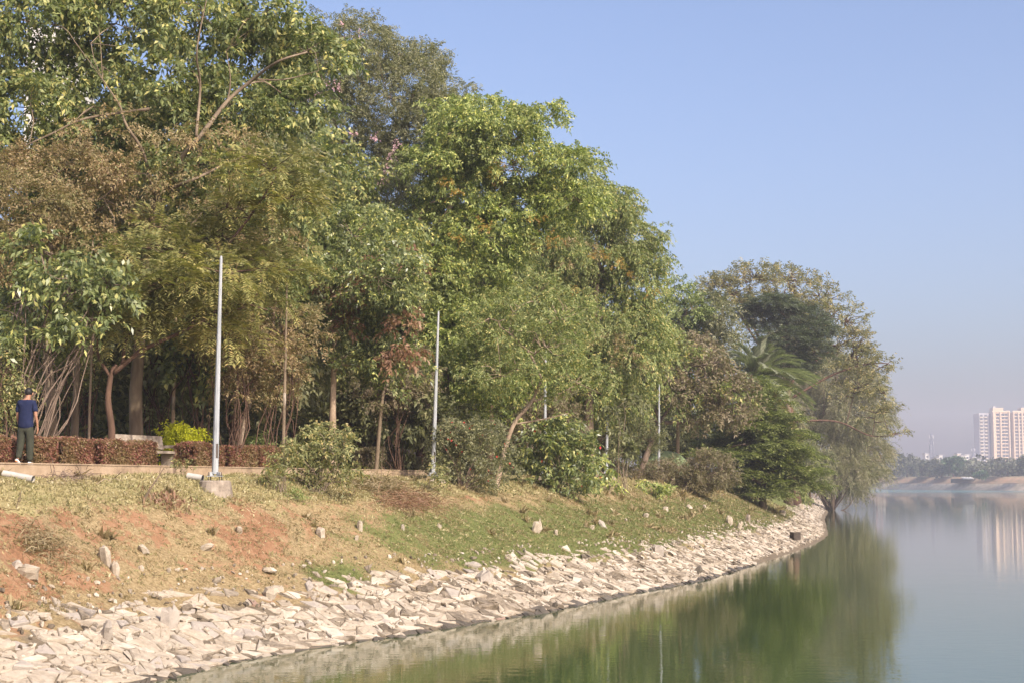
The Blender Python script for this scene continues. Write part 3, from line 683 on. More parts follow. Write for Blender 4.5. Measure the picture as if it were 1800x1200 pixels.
t_('shaded_tree', 'dark green tree filling behind the second lamp pole', 'tree', 58,
   [(800, 822), (805, 760), (810, 650)],
   [(820, 560, 75, 50), (850, 650, 75, 50), (790, 670, 60, 45), (900, 650, 55, 45), (780, 590, 50, 45), (830, 720, 60, 35), (760, 720, 45, 40)],
   'med', 'leaf_yellow', r=.12, dens=.8, seed=11, grow=1.15)
t_('leaning_tree', 'narrow-leaved tree leaning right on a slanting reddish trunk beside the bushes', 'tree', float(ground_hit(870, 858)[1]),
   [(870, 858), (885, 800), (903, 745), (935, 705), (952, 665)],
   [(900, 590, 65, 42), (960, 610, 75, 42), (880, 660, 55, 32), (1010, 670, 55, 40), (940, 530, 60, 42), (990, 560, 60, 42), (860, 560, 45, 40)],
   'small', 'leaf_weep', r=.09, dens=.75, seed=12, grow=1.1, bark='bark_pale',
   limbs=[(.05, (952, 665), (930, 620), (900, 590), (880, 575)), (.05, (935, 705), (985, 690), (1030, 665)), (.035, (905, 745), (960, 735), (1000, 725))])
t_('spreading_twiggy_tree', 'low twiggy brown tree with level boughs behind the bare bush', 'tree', 90,
   [(1120, 822), (1140, 790), (1158, 745), (1166, 735)],
   [(1150, 650, 60, 36), (1220, 680, 75, 34), (1262, 725, 55, 30), (1180, 615, 55, 30), (1285, 690, 45, 34), (1110, 690, 45, 36), (1240, 640, 40, 30), (1110, 650, 45, 30), (1210, 620, 50, 30)],
   'mid', 'leaf_twig', r=.18, dens=.6, seed=13, bark='twigs_brown', twigs=60, twr=.03, grow=1.08,
   extra=[('green_leaves', [(1150, 660, 70, 40), (1230, 690, 80, 40), (1180, 630, 60, 30)], 'mid', 'leaf_weep', .35)],
   limbs=[(.12, (1160, 742), (1200, 742), (1250, 738), (1300, 725)), (.10, (1160, 742), (1190, 700), (1240, 680), (1290, 660)), (.09, (1160, 742), (1140, 690), (1120, 640)), (.08, (1160, 742), (1120, 725), (1075, 720))])
t_('bright_green_tree', 'small fresh green treetop in the dip of the tree line', 'tree', 112,
   [(1205, 822), (1205, 700), (1205, 560)],
   [(1198, 520, 26, 18), (1215, 545, 34, 24), (1200, 580, 40, 30), (1185, 500, 15, 12)], 'mid', 'leaf_bright', r=.2, dens=.85, seed=14)
t_('dull_leaf_tree', 'dull grey green large-leaved tree right of the fresh green treetop', 'tree', 113,
   [(1235, 822), (1235, 700), (1235, 600)],
   [(1232, 590, 50, 45), (1265, 610, 42, 45), (1195, 620, 40, 45), (1250, 535, 34, 28), (1170, 570, 35, 40), (1270, 560, 30, 30)], 'mid', 'leaf_grey', r=.25, dens=.8, seed=15)
t_('rain_tree', 'broad umbrella shaped tree with thin olive crown on the headland', 'tree', 150,
   [(1395, 822), (1390, 740), (1380, 660)],
   [(1275, 505, 42, 22), (1325, 490, 50, 20), (1385, 492, 50, 20), (1440, 520, 48, 26), (1485, 565, 38, 26), (1535, 640, 30, 14), (1470, 610, 55, 30), (1510, 680, 45, 26), (1350, 540, 60, 26),
    (1290, 545, 40, 30), (1560, 640, 14, 8), (1540, 725, 30, 14), (1572, 762, 18, 7), (1430, 560, 50, 25), (1250, 500, 18, 12), (1500, 620, 35, 20), (1555, 690, 14, 8), (1240, 520, 14, 10)],
   'rain', 'leaf_rain', r=.5, dens=.52, seed=16, bark='bark_dark', twigs=40, twr=.035, hole=.12, grow=1.1,
   limbs=[(.16, (1380, 660), (1330, 600), (1300, 550), (1290, 520)), (.15, (1350, 625), (1318, 560), (1312, 520)), (.16, (1380, 660), (1370, 580), (1380, 510)), (.16, (1385, 680), (1430, 620), (1460, 560), (1480, 540)), (.13, (1390, 700), (1460, 660), (1520, 640), (1560, 638)), (.11, (1390, 740), (1470, 740), (1530, 765), (1580, 763)), (.12, (1410, 650), (1470, 610), (1510, 590))])
t_('dark_tiered_tree', 'blue green tree with dark flat tiers under the umbrella crown', 'tree', 140,
   [(1385, 822), (1385, 700), (1385, 560)],
   [(1360, 535, 50, 18), (1400, 555, 50, 18), (1345, 565, 32, 16), (1430, 580, 38, 16), (1385, 595, 55, 20), (1370, 640, 60, 24), (1320, 545, 22, 14), (1430, 620, 30, 20)], 'tier', 'leaf_blue', r=.3, dens=1.2, seed=17)
t_('green_tier_tree', 'bushy olive green tree in drooping tiers down to the bank', 'tree', 98,
   [(1340, 852), (1340, 780), (1330, 680)],
   [(1310, 668, 34, 8), (1340, 682, 38, 8), (1295, 695, 44, 9), (1345, 704, 46, 9), (1300, 722, 52, 10), (1360, 732, 48, 10), (1280, 745, 42, 10), (1330, 752, 62, 11), (1385, 764, 44, 10), (1290, 776, 62, 11), (1360, 784, 62, 11),
    (1255, 800, 36, 11), (1320, 804, 68, 12), (1400, 800, 40, 10), (1285, 828, 50, 12), (1370, 824, 66, 12), (1340, 848, 70, 10), (1420, 826, 34, 9), (1400, 850, 46, 9), (1290, 850, 30, 8), (1310, 862, 36, 7), (1365, 864, 40, 7), (1330, 780, 60, 60, 1.5), (1370, 820, 50, 30, 1.5)],
   'tier', 'leaf_tier', r=.2, dens=.95, seed=18)
t_('wispy_tree', 'grey green wispy tree leaning over the water at the tip', 'tree', 190,
   [(1462, 888), (1465, 840), (1460, 780), (1450, 700)],
   [(1425, 630, 50, 34), (1470, 670, 60, 44), (1500, 725, 62, 44), (1455, 780, 62, 45), (1520, 790, 44, 30), (1395, 600, 42, 28), (1420, 710, 52, 45), (1540, 740, 26, 20), (1480, 825, 56, 26), (1430, 825, 46, 24), (1385, 670, 42, 36), (1510, 670, 36, 24), (1525, 830, 30, 16), (1480, 855, 40, 14), (1380, 740, 40, 40)],
   'wisp', 'leaf_wisp', r=.26, dens=1.0, seed=19, bark='twigs_brown', twigs=36, twr=.04, stems=16, grow=1.08)

# date palm
def palm():
    rng = np.random.default_rng(4); Y = 106; c = P(1333, 662, Y); base = P(1335, 822, Y); base[2] = ground_z(base[0], base[1])
    root = empty('date_palm', tuple(base), 'silvery date palm with arching fronds before the umbrella tree', 'palm')
    mb = MB(); mb.tube(curve([base - UPV * .1, (base + c) / 2 + np.array([.15, 0, 0]), c], 14), np.linspace(.32, .24, 14), 10, wob=.25, rng=rng); mb.build('trunk', M['bark'], root)
    for grp, n, mat, el0, el1 in (('green', 84, 'leaf_palm', -.35, 1.35), ('dead', 12, 'leaf_straw', -1.2, -.5)):
        for k in range(n):
            az = k * 2.399 + rng.random() * .4; el = rng.uniform(el0, el1)
            if grp == 'dead': az = rng.uniform(-.9, .7) - .2
            L = rng.uniform(3.3, 4.5); a = np.array([math.cos(az) * math.cos(el), math.sin(az) * math.cos(el), math.sin(el)])
            t = np.linspace(0, 1, 14)[:, None]; pts = c + a * L * t - UPV * (L * .42 * t ** 2.2)
            tan = unit(np.gradient(pts, axis=0)); S = unit(np.cross(tan, UPV)); N2 = unit(np.cross(S, tan)); Q = []
            for i in range(1, 14):
                for sub in (0, .2, .4, .6, .8):
                    if i == 13 and sub: continue
                    p = pts[i] * (1 - sub) + pts[min(i + 1, 13)] * sub
                    for sg in (-1, 1):
                        d = unit(tan[i] * .75 + sg * S[i] * .75 + N2[i] * .35 + rng.normal(0, .07, 3)); w = unit(np.cross(d, N2[i])) * .024
                        l = .62 * (1 - .5 * abs(i / 13 - .4)); Q.append([p - w, p + w, p + d * l * .6 + w * .8 - UPV * .02, p + d * l - UPV * .08])
            fr = link('frond', quads_mesh('frond', np.array(Q)), M[mat], root)
palm()

# ---- background woodland: three prototypes, then copies
def proto_tree(seed, leaf, h, w, name, label, loc, bark='bark_dark', kind='mid', dens=.95):
    rng = np.random.default_rng(seed); root = empty(name, (0, 0, 0), label, 'tree', 'woodland trees in the shade behind the path')
    mb = MB(); tp = [np.array([0, 0, -.15]), np.array([rng.normal(0, .15), rng.normal(0, .15), h * .25]), np.array([rng.normal(0, .3), rng.normal(0, .3), h * .6])]
    tc = curve(tp, 12); mb.tube(tc, np.linspace(.22, .1, 12), 8, wob=.15, rng=rng)
    LW = []
    for k in range(10):
        a = k * 2.4 + rng.random(); rr = w * .5 * rng.uniform(.35, 1); z = h * rng.uniform(.32, .88)
        if k > 7: rr *= .3; z = h * .9
        LW.append((np.array([math.cos(a) * rr, math.sin(a) * rr, z]), np.array([w * .28, w * .28, h * .13]) * rng.uniform(.8, 1.2)))
    Q, cs = crown_leaves(LW, kind, dens, rng)
    for c, r_ in LW:
        i = int(np.linalg.norm(tc - c, axis=1).argmin()); cv = limb(mb, tc[max(0, i - 2)], c, .09, .02, rng)
        for k in range(8):
            q = cs[rng.integers(len(cs))]
            if np.linalg.norm(q - c) < w * .4: mb.tube(np.array([cv[-2], (cv[-2] + q) / 2 + rng.normal(0, .1, 3), q]), [.02, .014, .008], 3, caps=False)
    mb.build('trunk', M[bark], root, smooth=True); link('crown', quads_mesh('crown', Q), M[leaf], root)
    return root
protos = [proto_tree(31, 'leaf_dark', 11.5, 6.5, 'woodland_tree', '', None), proto_tree(32, 'leaf_grey', 10, 6, 'woodland_tree', '', None),
          proto_tree(33, 'leaf_broad', 12.5, 7, 'woodland_tree', '', None)]
def copy_tree(o, parent=None):
    c = o.copy(); COL.objects.link(c); c.parent = parent
    for ch in o.children: copy_tree(ch, c)
    return c
def place(o, px, Y, rz, s, label):
    x = (px - 900) / F * Y; o.location = (x, Y, ground_z(x, Y)); o.rotation_euler = (0, 0, rz); o.scale = (s, s, s); o['label'] = label
spots = [(-120, 55), (30, 60), (150, 52), (300, 57), (420, 52), (520, 60), (640, 68), (740, 62), (860, 70), (960, 78), (60, 75), (230, 80), (400, 78), (560, 85), (720, 90), (850, 95), (960, 100), (1060, 98), (1130, 108), (-60, 90), (330, 98), (1010, 84), (1290, 128), (1330, 150), (1180, 125), (1420, 170), (1400, 190)]
shade_of = ['dark green', 'grey green', 'olive green']
MARKS = [(100, 'the walking person'), (250, 'the thick trunk at left'), (350, 'the lime shrub'), (480, 'the first lamp pole'), (620, 'the pale straight trunk'), (780, 'the second lamp pole'), (920, 'the red flowered bush'), (1020, 'the hibiscus'), (1120, 'the fourth lamp pole'), (1250, 'the green net'), (1380, 'the date palm'), (2000, 'the umbrella tree')]
rr = random.Random(8); used = [False] * 3
for i, (px, Y) in enumerate(spots):
    k = i % 3; lb = f'{shade_of[k]} woodland tree in the {"second row" if Y < 66 else "third row" if Y < 92 else "deepest row"}, behind {next(w for lim, w in MARKS if px < lim)}'
    s = rr.uniform(.85, 1.15)
    if px > 1000: s *= .72
    if px > 1120: s *= .85
    o = protos[k] if not used[k] else copy_tree(protos[k]); used[k] = True
    place(o, px, Y, rr.uniform(0, 6.28), s, lb)

# ---- understory thickets behind the hedge
UND = [(345, 46, [(350, 640, 45, 36), (340, 590, 50, 36)], 'glossy', 'leaf_glossy', 'glossy understory shrub between pole and forked trunk'),
       (405, 45, [(420, 610, 65, 45), (400, 560, 60, 40), (430, 680, 40, 40)], 'small', 'leaf_brown', 'brownish many stemmed shrub right behind the first lamp pole'),
       (478, 47, [(500, 590, 60, 55), (460, 650, 50, 45), (505, 660, 32, 46)], 'small', 'leaf_brown', 'brown twiggy shrub with dark stems left of the pale trunk'),
       (700, 55, [(700, 640, 55, 40), (680, 690, 55, 40), (730, 690, 40, 36)], 'small', 'leaf_twig', 'bundle of pale stems with thin foliage near the small bench'),
       (640, 56, [(620, 690, 50, 45), (660, 740, 50, 36), (600, 730, 40, 36)], 'glossy', 'leaf_dark', 'dark leafy shrub right of the pale trunk'),
       (270, 47, [(270, 640, 50, 40), (240, 600, 50, 36)], 'glossy', 'leaf_dark', 'dark leafy shrub around the thick trunk'),
       (130, 46, [(130, 660, 55, 36), (160, 620, 45, 30)], 'small', 'leaf_shrub', 'thin leafy shrub among trunks left of the forked tree'),
       (10, 38.5, [(5, 660, 34, 50), (-10, 720, 40, 45), (20, 740, 22, 25)], 'small', 'leaf_shrub', 'pale leafy shrub cut by the left edge'),
       (1215, 106, [(1230, 770, 45, 28), (1180, 775, 40, 24), (1200, 740, 40, 24)], 'mid', 'leaf_dark', 'dark shrub filling the gap behind the green net'),
       (760, 56, [(770, 740, 45, 40), (740, 760, 40, 30)], 'glossy', 'leaf_dark', 'dark shrub beyond the second lamp pole'),
       (970, 66, [(955, 740, 50, 45), (990, 755, 40, 36)], 'small', 'leaf_twig', 'brown twiggy thicket behind the hibiscus'),
       (1090, 84, [(1090, 740, 45, 40), (1060, 770, 40, 30), (1130, 770, 35, 26)], 'small', 'leaf_dark', 'dark thicket behind the staked sapling')]
for i, (px, Y, lb, kd, lf, lab) in enumerate(UND):
    tree('understory_shrub', lab, 'shrub', Y, [(px, 822), (px, 780)], lb, kd, lf, bark='bark_dark', r=.03, dens=.85 if kd != 'small' else .8, seed=60 + i, stems=12, grow=1.2, twigs=22, group='shrubs growing under the trees')
# bare trunks seen in the dark
TR = [(130, 44, .13, 640, 'two-tone trunk behind the hedge left of the forked tree'), (302, 46, .07, 600, 'slender pale trunk right of the thick trunk'), (88, 48, .10, 650, 'thin shaded trunk beside the walking person'),
      (410, 47, .10, 620, 'leaning trunk with a pale patch behind the hedge'), (497, 45, .06, 560, 'thin straight pale trunk near the end of the hedge'), (155, 43, .045, 620, 'thin whip trunk left of the forked tree'), (660, 54, .08, 600, 'slim trunk in shade right of the pale one'), (1190, 92, .12, 720, 'pale stump-like trunk behind the green net')]
for i, (px, Y, r_, top, lab) in enumerate(TR):
    lean = {410: 60, 660: 25, 88: -10}.get(px, 6)
    tree('slender_tree', lab, 'tree', Y, [(px, 822), (px + lean * .4, 720), (px + lean, top), (px + lean * 1.3, top - 120)], [(px + lean, top - 100, 50, 40), (px + lean * 1.4, top - 180, 55, 40)] if px < 1000 else [(px, 690, 40, 30)],
         'broad', 'leaf_broad', bark='bark_pale' if i % 2 else 'bark', r=r_ * .85, dens=.8, seed=90 + i, whitewash=(5, 7) if i in (1, 3, 4) else None, group='slender trunks among the trees')

# leaf litter and undergrowth in the wood
def undergrowth():
    rng = np.random.default_rng(2); n = 32000; Y = rng.uniform(46, 125, n); px = rng.uniform(-100, 1340, n)
    X = (px - 900) / F * Y; O = np.stack([X, Y, 3.75 + rng.random(n) ** 1.5 * 4.2], 1)
    keep = np.array([u_side(a, b) > 12.5 for a, b in zip(X, Y)]); O = O[keep]
    q = sprays(O, rng.normal(0, 1, O.shape) + UPV * .4, rng, Lr=.6, K=4, ll=.28, lw=.12)
    tag(link('undergrowth', quads_mesh('undergrowth', q), M['leaf_dark']), 'dark undergrowth on the floor of the wood', 'undergrowth', kind='stuff')
undergrowth()

# ------------------------------------------------------------------ clipped hedges, path, kerb
def hedge(px0, px1, off, h, w, label, seed, ragged=0.0, leaf='leaf_hedge'):
    rng = np.random.default_rng(seed); a = on_line(px0, off); b = on_line(px1, off); L = np.linalg.norm(b - a); d = (b - a) / L; nrm = np.array([-d[1], d[0]])
    z0 = 3.66; root = empty('hedge', ((a[0] + b[0]) / 2, (a[1] + b[1]) / 2, z0), label, 'hedge', 'clipped coppery hedges along the path')
    n = int(L * 2600); t = rng.random(n) * L; s = rng.uniform(-.5, .5, n); z = rng.random(n)
    # push most to the faces of the box
    face = rng.random(n); s = np.where(face < .4, np.sign(s) * rng.uniform(.42, .52, n), s); z = np.where(face > .72, rng.uniform(.92, 1.03, n), z)
    hh = h * (1 + .26 * np.array([noise.noise(Vector((q * 1.1, seed, 0))) for q in t]) + ragged * np.array([noise.noise(Vector((q * 2.7, seed, 5))) for q in t]))
    O = np.stack([a[0] + d[0] * t + nrm[0] * s * w, a[1] + d[1] * t + nrm[1] * s * w, z0 + z * hh], 1)
    A = rng.normal(0, .7, (n, 3)) + np.stack([nrm[0] * s * 2, nrm[1] * s * 2, z - .2], 1)
    q = sprays(O, A, rng, Lr=.09, K=3, ll=.055, lw=.03, droop=.1, ldroop=.1)
    link('foliage', quads_mesh('foliage', q), M[leaf], root)
    mb = MB()
    for k in range(int(L * 9)):
        t_ = rng.random() * L; s_ = rng.uniform(-.35, .35) * w; p = np.array([a[0] + d[0] * t_ + nrm[0] * s_, a[1] + d[1] * t_ + nrm[1] * s_, z0 - .05])
        mb.tube(np.array([p, p + np.array([rng.normal(0, .06), rng.normal(0, .06), h * .5]), p + np.array([rng.normal(0, .12), rng.normal(0, .12), h * .95])]), [.012, .009, .004], 4)
    mb.build('stems', M['twigs_brown'], root)
hedge(-60, 10, 1.35, .60, .6, 'greenish hedge piece at the left edge behind the walking person', 1)
hedge(38, 80, 1.35, .60, .6, 'hedge piece just right of the walking person', 2, .05)
hedge(93, 144, 1.35, .60, .6, 'reddish hedge piece left of the dark gap', 3)
hedge(160, 257, 1.35, .60, .6, 'long coppery hedge piece in front of the concrete bench', 4)
hedge(327, 376, 1.35, .60, .6, 'hedge piece between the bench and the first lamp pole', 5)
hedge(388, 484, 1.35, .60, .6, 'hedge piece right of the first lamp pole', 6)
hedge(640, 690, 1.7, .72, .6, 'ragged faded hedge piece behind the straw heap', 7, .3, 'leaf_twig')
hedge(694, 752, 1.4, .42, .6, 'low ragged hedge piece before the small far bench', 8, .3, 'leaf_twig')

def kerb():
    mb = MB(); a = on_line(-140, .1); b = on_line(830, .1); L = np.linalg.norm(b - a); n = int(L / 2.4); rng = np.random.default_rng(3)
    rz = math.atan2(LD[1], LD[0])
    root = empty('kerb_wall', (a[0], a[1], 3.3), 'low tan concrete kerb wall along the top of the bank', 'kerb')
    for i in range(n):
        t0, t1 = i * L / n, (i + 1) * L / n - .012; c = a + LD * (t0 + t1) / 2
        mb.box((c[0], c[1], 3.36 + rng.normal(0, .004)), (t1 - t0, .16, .66), rz)
    mb.build('wall', M['concrete'], root)
    cp = MB()
    for i in range(n):
        t0, t1 = i * L / n, (i + 1) * L / n - .012; c = a + LD * (t0 + t1) / 2 - LN * .0
        cp.box((c[0], c[1], 3.702), (t1 - t0, .20, .03), rz)
    cp.build('coping', M['concrete'], root)
    pb = MB(); c = (a + b) / 2 + LN * .75; pb.box((c[0], c[1], 3.60), (L, 1.25, .12), rz)
    tag(pb.build('path', M['path']), 'narrow paved path behind the kerb', 'path', kind='structure')
kerb()

# ------------------------------------------------------------------ lamp poles
def lamp_pole(px, py_base, Y, label, plinth=True, h=5.38, lean=.012, pz=None):
    b = P(px, py_base, Y)
    g = ground_z(b[0], b[1])
    root = empty('lamp_pole', (b[0], b[1], b[2]), label, 'lamp pole', 'bare white lamp poles along the path')
    z0 = b[2]; top = b + np.array([lean * h, 0, h]); mb = MB()
    n = 8; th = (np.arange(n) + .5) * 2 * math.pi / n; v = []; 
    for t in (0, .25, .5, .75, .985, 1.0):
        r_ = .082 - .047 * t if t < 1 else .02
        c = b + (top - b) * t
        v += [(c[0] + math.cos(a) * r_, c[1] + math.sin(a) * r_, c[2]) for a in th]
    f = [tuple(range(8))[::-1], tuple(40 + i for i in range(8))]
    for k in range(5):
        for i in range(8): f.append((k * 8 + i, k * 8 + (i + 1) % 8, k * 8 + 8 + (i + 1) % 8, k * 8 + 8 + i))
    mb.add(v, f); sh = mb.build('shaft', M['pole'], root)
    d = MB(); d.box((b[0] + .052, b[1] - .066, z0 + .55), (.05, .012, .34), .3); d.build('access_door', M['dark_metal'], root)
    p = MB(); p.box((b[0], b[1], z0 - .055), (.34, .34, .016)); 
    p.build('base_plate', M['pole'], root)
    for sx in (-1, 1):
        for sy in (-1, 1):
            bt = MB(); bt.tube([(b[0] + sx * .13, b[1] + sy * .13, z0 - .16), (b[0] + sx * .13, b[1] + sy * .13, z0 + .04)], .011, 6); bt.tube([(b[0] + sx * .13, b[1] + sy * .13, z0 - .045), (b[0] + sx * .13, b[1] + sy * .13, z0 - .02)], .022, 6)
            bt.build('anchor_bolt', M['dark_metal'], root)
    g2 = MB()
    for k in range(4): a = k * math.pi / 2 + .78; g2.box((b[0] + math.cos(a) * .10, b[1] + math.sin(a) * .10, z0 + .0), (.10, .008, .09), a)
    g2.build('stiffeners', M['pole'], root)
    if plinth:
        rng = np.random.default_rng(int(px)); pl = MB(); zz = z0 - .155
        cxy = np.array([b[0], b[1]]); pts = []
        pl.tube([(cxy[0], cxy[1], g - .35), (cxy[0], cxy[1], g + .0), (cxy[0], cxy[1], zz - .03), (cxy[0], cxy[1], zz)], [.46, .42, .37, .34], 18, wob=.12, rng=rng)
        o = pl.build('pole_plinth', M['concrete_grey']); centre_origin(o)
        tag(o, 'round rough concrete footing under the ' + label.split(' lamp')[0].replace('bare white ', '') + ' lamp pole', 'footing')
lamp_pole(378, 832, 38.2, 'nearest bare white lamp pole standing on a round footing', h=5.24)
lamp_pole(761, 832, 52.0, 'second nearest white lamp pole right of the straw heap', h=5.3, lean=.03)
lamp_pole(957, 830, 64.0, 'third nearest white lamp pole half hidden in leaves')
lamp_pole(1066, 829, 76.5, 'fourth nearest white lamp pole between the hibiscus and the sapling', lean=.02)
lamp_pole(1158, 826, 86.0, 'farthest white lamp pole rising behind the green net', plinth=False, h=5.2)

# ------------------------------------------------------------------ bushes on the bank
def bush(name, px, py, lobes, kind, leaf, label, seed, dens=.8, tk=1.0, grow=1.0, stems=12, r=.022, flowers=None, cat='bush', group=None, bark='twigs', twigs=24):
    b = ground_hit(px, py); Y = b[1]; rng = np.random.default_rng(seed)
    root = empty(name, tuple(b), label, cat, group); LW = [lobe_w(l[0], l[1], Y, l[2] * grow, l[3] * grow, l[4] if len(l) > 4 else rng.normal(0, .3) * l[2] * Y / F) for l in lobes]
    Q, cs = crown_leaves(LW, kind, dens, rng); mb = MB(); ep = []
    for k in range(stems):
        c, rr_ = LW[k % len(LW)]; a = b + np.array([rng.normal(0, .07), rng.normal(0, .07), -.06]); ep.append(limb(mb, a, c + rng.normal(0, .35, 3) * rr_, r * rng.uniform(.7, 1.2), r * .25, rng, 5, .08))
    allp = np.concatenate([e[2:] for e in ep])
    for k in rng.choice(len(cs), min(len(cs), twigs * len(LW)), replace=False):
        i = int(np.linalg.norm(allp - cs[k], axis=1).argmin()); mb.tube(np.array([allp[i], (allp[i] + cs[k]) / 2 + rng.normal(0, .04, 3), cs[k]]), [.007 * tk, .005 * tk, .003 * tk], 3, caps=False)
    mb.build('stems', M[bark], root); link('foliage', quads_mesh('foliage', Q), M[leaf], root)
    if flowers:
        fm = None
        for k in range(flowers[0]):
            j = rng.integers(len(LW)); c, rr_ = LW[j]; d = unit(np.array([rng.normal(0, .8), -abs(rng.normal(.8, .5)), rng.normal(.1, .7)])); p = c + d * rr_ * rng.uniform(.9, 1.1)
            if fm is None:
                fb = MB()
                for q in range(5):
                    a = q * 1.2566; e = np.array([math.cos(a), -.35, math.sin(a)]) * flowers[2]; s_ = np.array([-math.sin(a), 0, math.cos(a)]) * flowers[2] * .45
                    fb.add([np.zeros(3), e * .6 + s_, e, e * .6 - s_], [(0, 1, 2, 3)])
                fb.tube([(0, .01, 0), (0, -flowers[2] * .9, flowers[2] * .2)], [flowers[2] * .14, flowers[2] * .08], 5)
                me = bpy.data.meshes.new('flower'); me.from_pydata(np.concatenate(fb.v).tolist(), [], fb.f); me.materials.append(M[flowers[1]]); fm = me
            o = bpy.data.objects.new('flower', fm); COL.objects.link(o); o.parent = root; o.location = Vector((p - b).tolist()); o.rotation_euler = (rng.normal(0, .4), rng.normal(0, .5), rng.normal(0, .7))
    return root
bush('leafy_bush', 555, 866, [(560, 800, 48, 42), (600, 800, 36, 36), (525, 810, 36, 34), (580, 775, 40, 26), (545, 835, 36, 20), (605, 830, 28, 20), (560, 770, 30, 18)], 'small', 'leaf_shrub', 'rounded light green bush with yellow specks on the bank right of the first pole', 201, dens=.62, stems=16, r=.03)
bush('small_bush', 495, 868, [(495, 820, 20, 22), (485, 840, 16, 12), (505, 800, 14, 14)], 'small', 'leaf_shrub', 'thin knee-high shrub at the left foot of the rounded bush', 202, dens=.45, stems=8, r=.014)
bush('weed_patch', 515, 878, [(515, 872, 18, 7), (505, 868, 10, 6)], 'fine', 'leaf_bright', 'dark green low weed clump under the rounded bush', 203, dens=.5, stems=6, r=.008, cat='weed')
bush('red_flower_bush', 815, 858, [(810, 790, 42, 40), (850, 800, 38, 38), (790, 820, 34, 26), (840, 765, 34, 24), (870, 825, 26, 22), (815, 755, 22, 16), (790, 770, 20, 20)], 'small', 'leaf_grey', 'greyish bush sprinkled with small red flowers right of the second pole', 204, dens=.95, grow=1.18, stems=20, r=.02, flowers=(30, 'red_flower', .034), bark='twigs_brown', twigs=40)
bush('hibiscus_bush', 985, 868, [(960, 790, 40, 42), (1000, 800, 40, 42), (940, 830, 32, 28), (1030, 830, 30, 28), (980, 760, 34, 26), (1000, 845, 38, 18), (950, 760, 22, 18), (1035, 790, 22, 28)], 'broad', 'leaf_glossy', 'dark glossy hibiscus bush with a few large red flowers', 205, dens=.75, stems=18, r=.025, flowers=(9, 'red_flower', .058))
bush('yellowish_bush', 1070, 866, [(1050, 830, 24, 22), (1075, 845, 18, 14), (1040, 800, 18, 16)], 'broad', 'leaf_yellow', 'yellowish small bush hugging the right side of the hibiscus', 206, dens=.6, stems=8, r=.015)
bush('low_plant', 1158, 878, [(1155, 862, 14, 9), (1145, 856, 10, 6), (1168, 866, 8, 6)], 'broad', 'leaf_yellow', 'low leafy plant alone on the grass below the bare bush', 207, dens=.45, stems=7, r=.012)
bush('bare_bush', 1200, 860, [(1150, 838, 36, 22), (1196, 832, 42, 24), (1250, 825, 38, 28), (1175, 845, 34, 12), (1230, 845, 40, 14), (1280, 838, 18, 16)], 'small', 'leaf_twig', 'dense bare brown twiggy bush rounded like a dome', 208, dens=1.15, grow=1.16, tk=2.0, stems=90, r=.03, bark='twigs_brown', twigs=160)
bush('sapling', 1100, 866, [(1095, 770, 12, 22), (1110, 790, 12, 14), (1085, 720, 18, 14), (1105, 710, 20, 12)], 'glossy', 'leaf_dark', 'thin sapling with hanging long leaves tied to a stake', 209, dens=.45, stems=5, r=.02)
bush('twig_plant', 750, 862, [(765, 830, 12, 20), (775, 850, 10, 10)], 'small', 'leaf_shrub', 'spindly green plant at the foot of the second pole', 210, dens=.35, stems=5, r=.01)
bush('shoreline_bush', 1380, 878, [(1370, 862, 22, 10), (1395, 868, 20, 8), (1350, 855, 16, 8), (1415, 880, 14, 6), (1390, 858, 24, 12), (1340, 862, 20, 8)], 'broad', 'leaf_weep', 'straggly yellow green scrub under the tiered tree near the water', 211, dens=.8, stems=12, r=.02)
bush('kerb_weed', 322, 838, [(322, 828, 10, 10)], 'fine', 'leaf_shrub', 'small dark weed against the kerb beside the pipe', 212, dens=.5, stems=4, r=.006, cat='weed')
# lime shrub behind the hedge
def lime():
    p = on_line(318, 2.6); b = np.array([p[0], p[1], 3.66]); Y = p[1]; rng = np.random.default_rng(9)
    root = empty('golden_shrub', tuple(b), 'bright lime yellow rounded shrub behind the hedge by the bench', 'shrub')
    LW = [lobe_w(318, 770, Y, 30, 13, 0), lobe_w(302, 766, Y, 18, 10, 0), lobe_w(334, 773, Y, 18, 10, 0), lobe_w(318, 795, Y, 26, 20, 0)]
    Q, cs = crown_leaves(LW, 'small', 2.4, rng); mb = MB()
    for c, r_ in LW:
        for k in range(4): limb(mb, b + rng.normal(0, .05, 3) * np.array([1, 1, 0]), c + rng.normal(0, .3, 3) * r_, .02, .006, rng, 5)
    mb.build('stems', M['twigs'], root); link('foliage', quads_mesh('foliage', Q), M['leaf_lime'], root)
    p = on_line(432, 2.6); b = np.array([p[0], p[1], 3.66]); Y = p[1]
    root = empty('low_green_shrub', tuple(b), 'low fresh green shrub peeping over the hedge right of the first pole', 'shrub')
    LW = [lobe_w(430, 775, Y, 22, 8, 0), lobe_w(450, 780, Y, 18, 12, 0), lobe_w(430, 798, Y, 26, 16, 0)]
    Q, cs = crown_leaves(LW, 'small', .8, rng); mb = MB()
    for c, r_ in LW: limb(mb, b, c, .02, .006, rng, 5)
    mb.build('stems', M['twigs'], root); link('foliage', quads_mesh('foliage', Q), M['leaf_bright'], root)
lime()
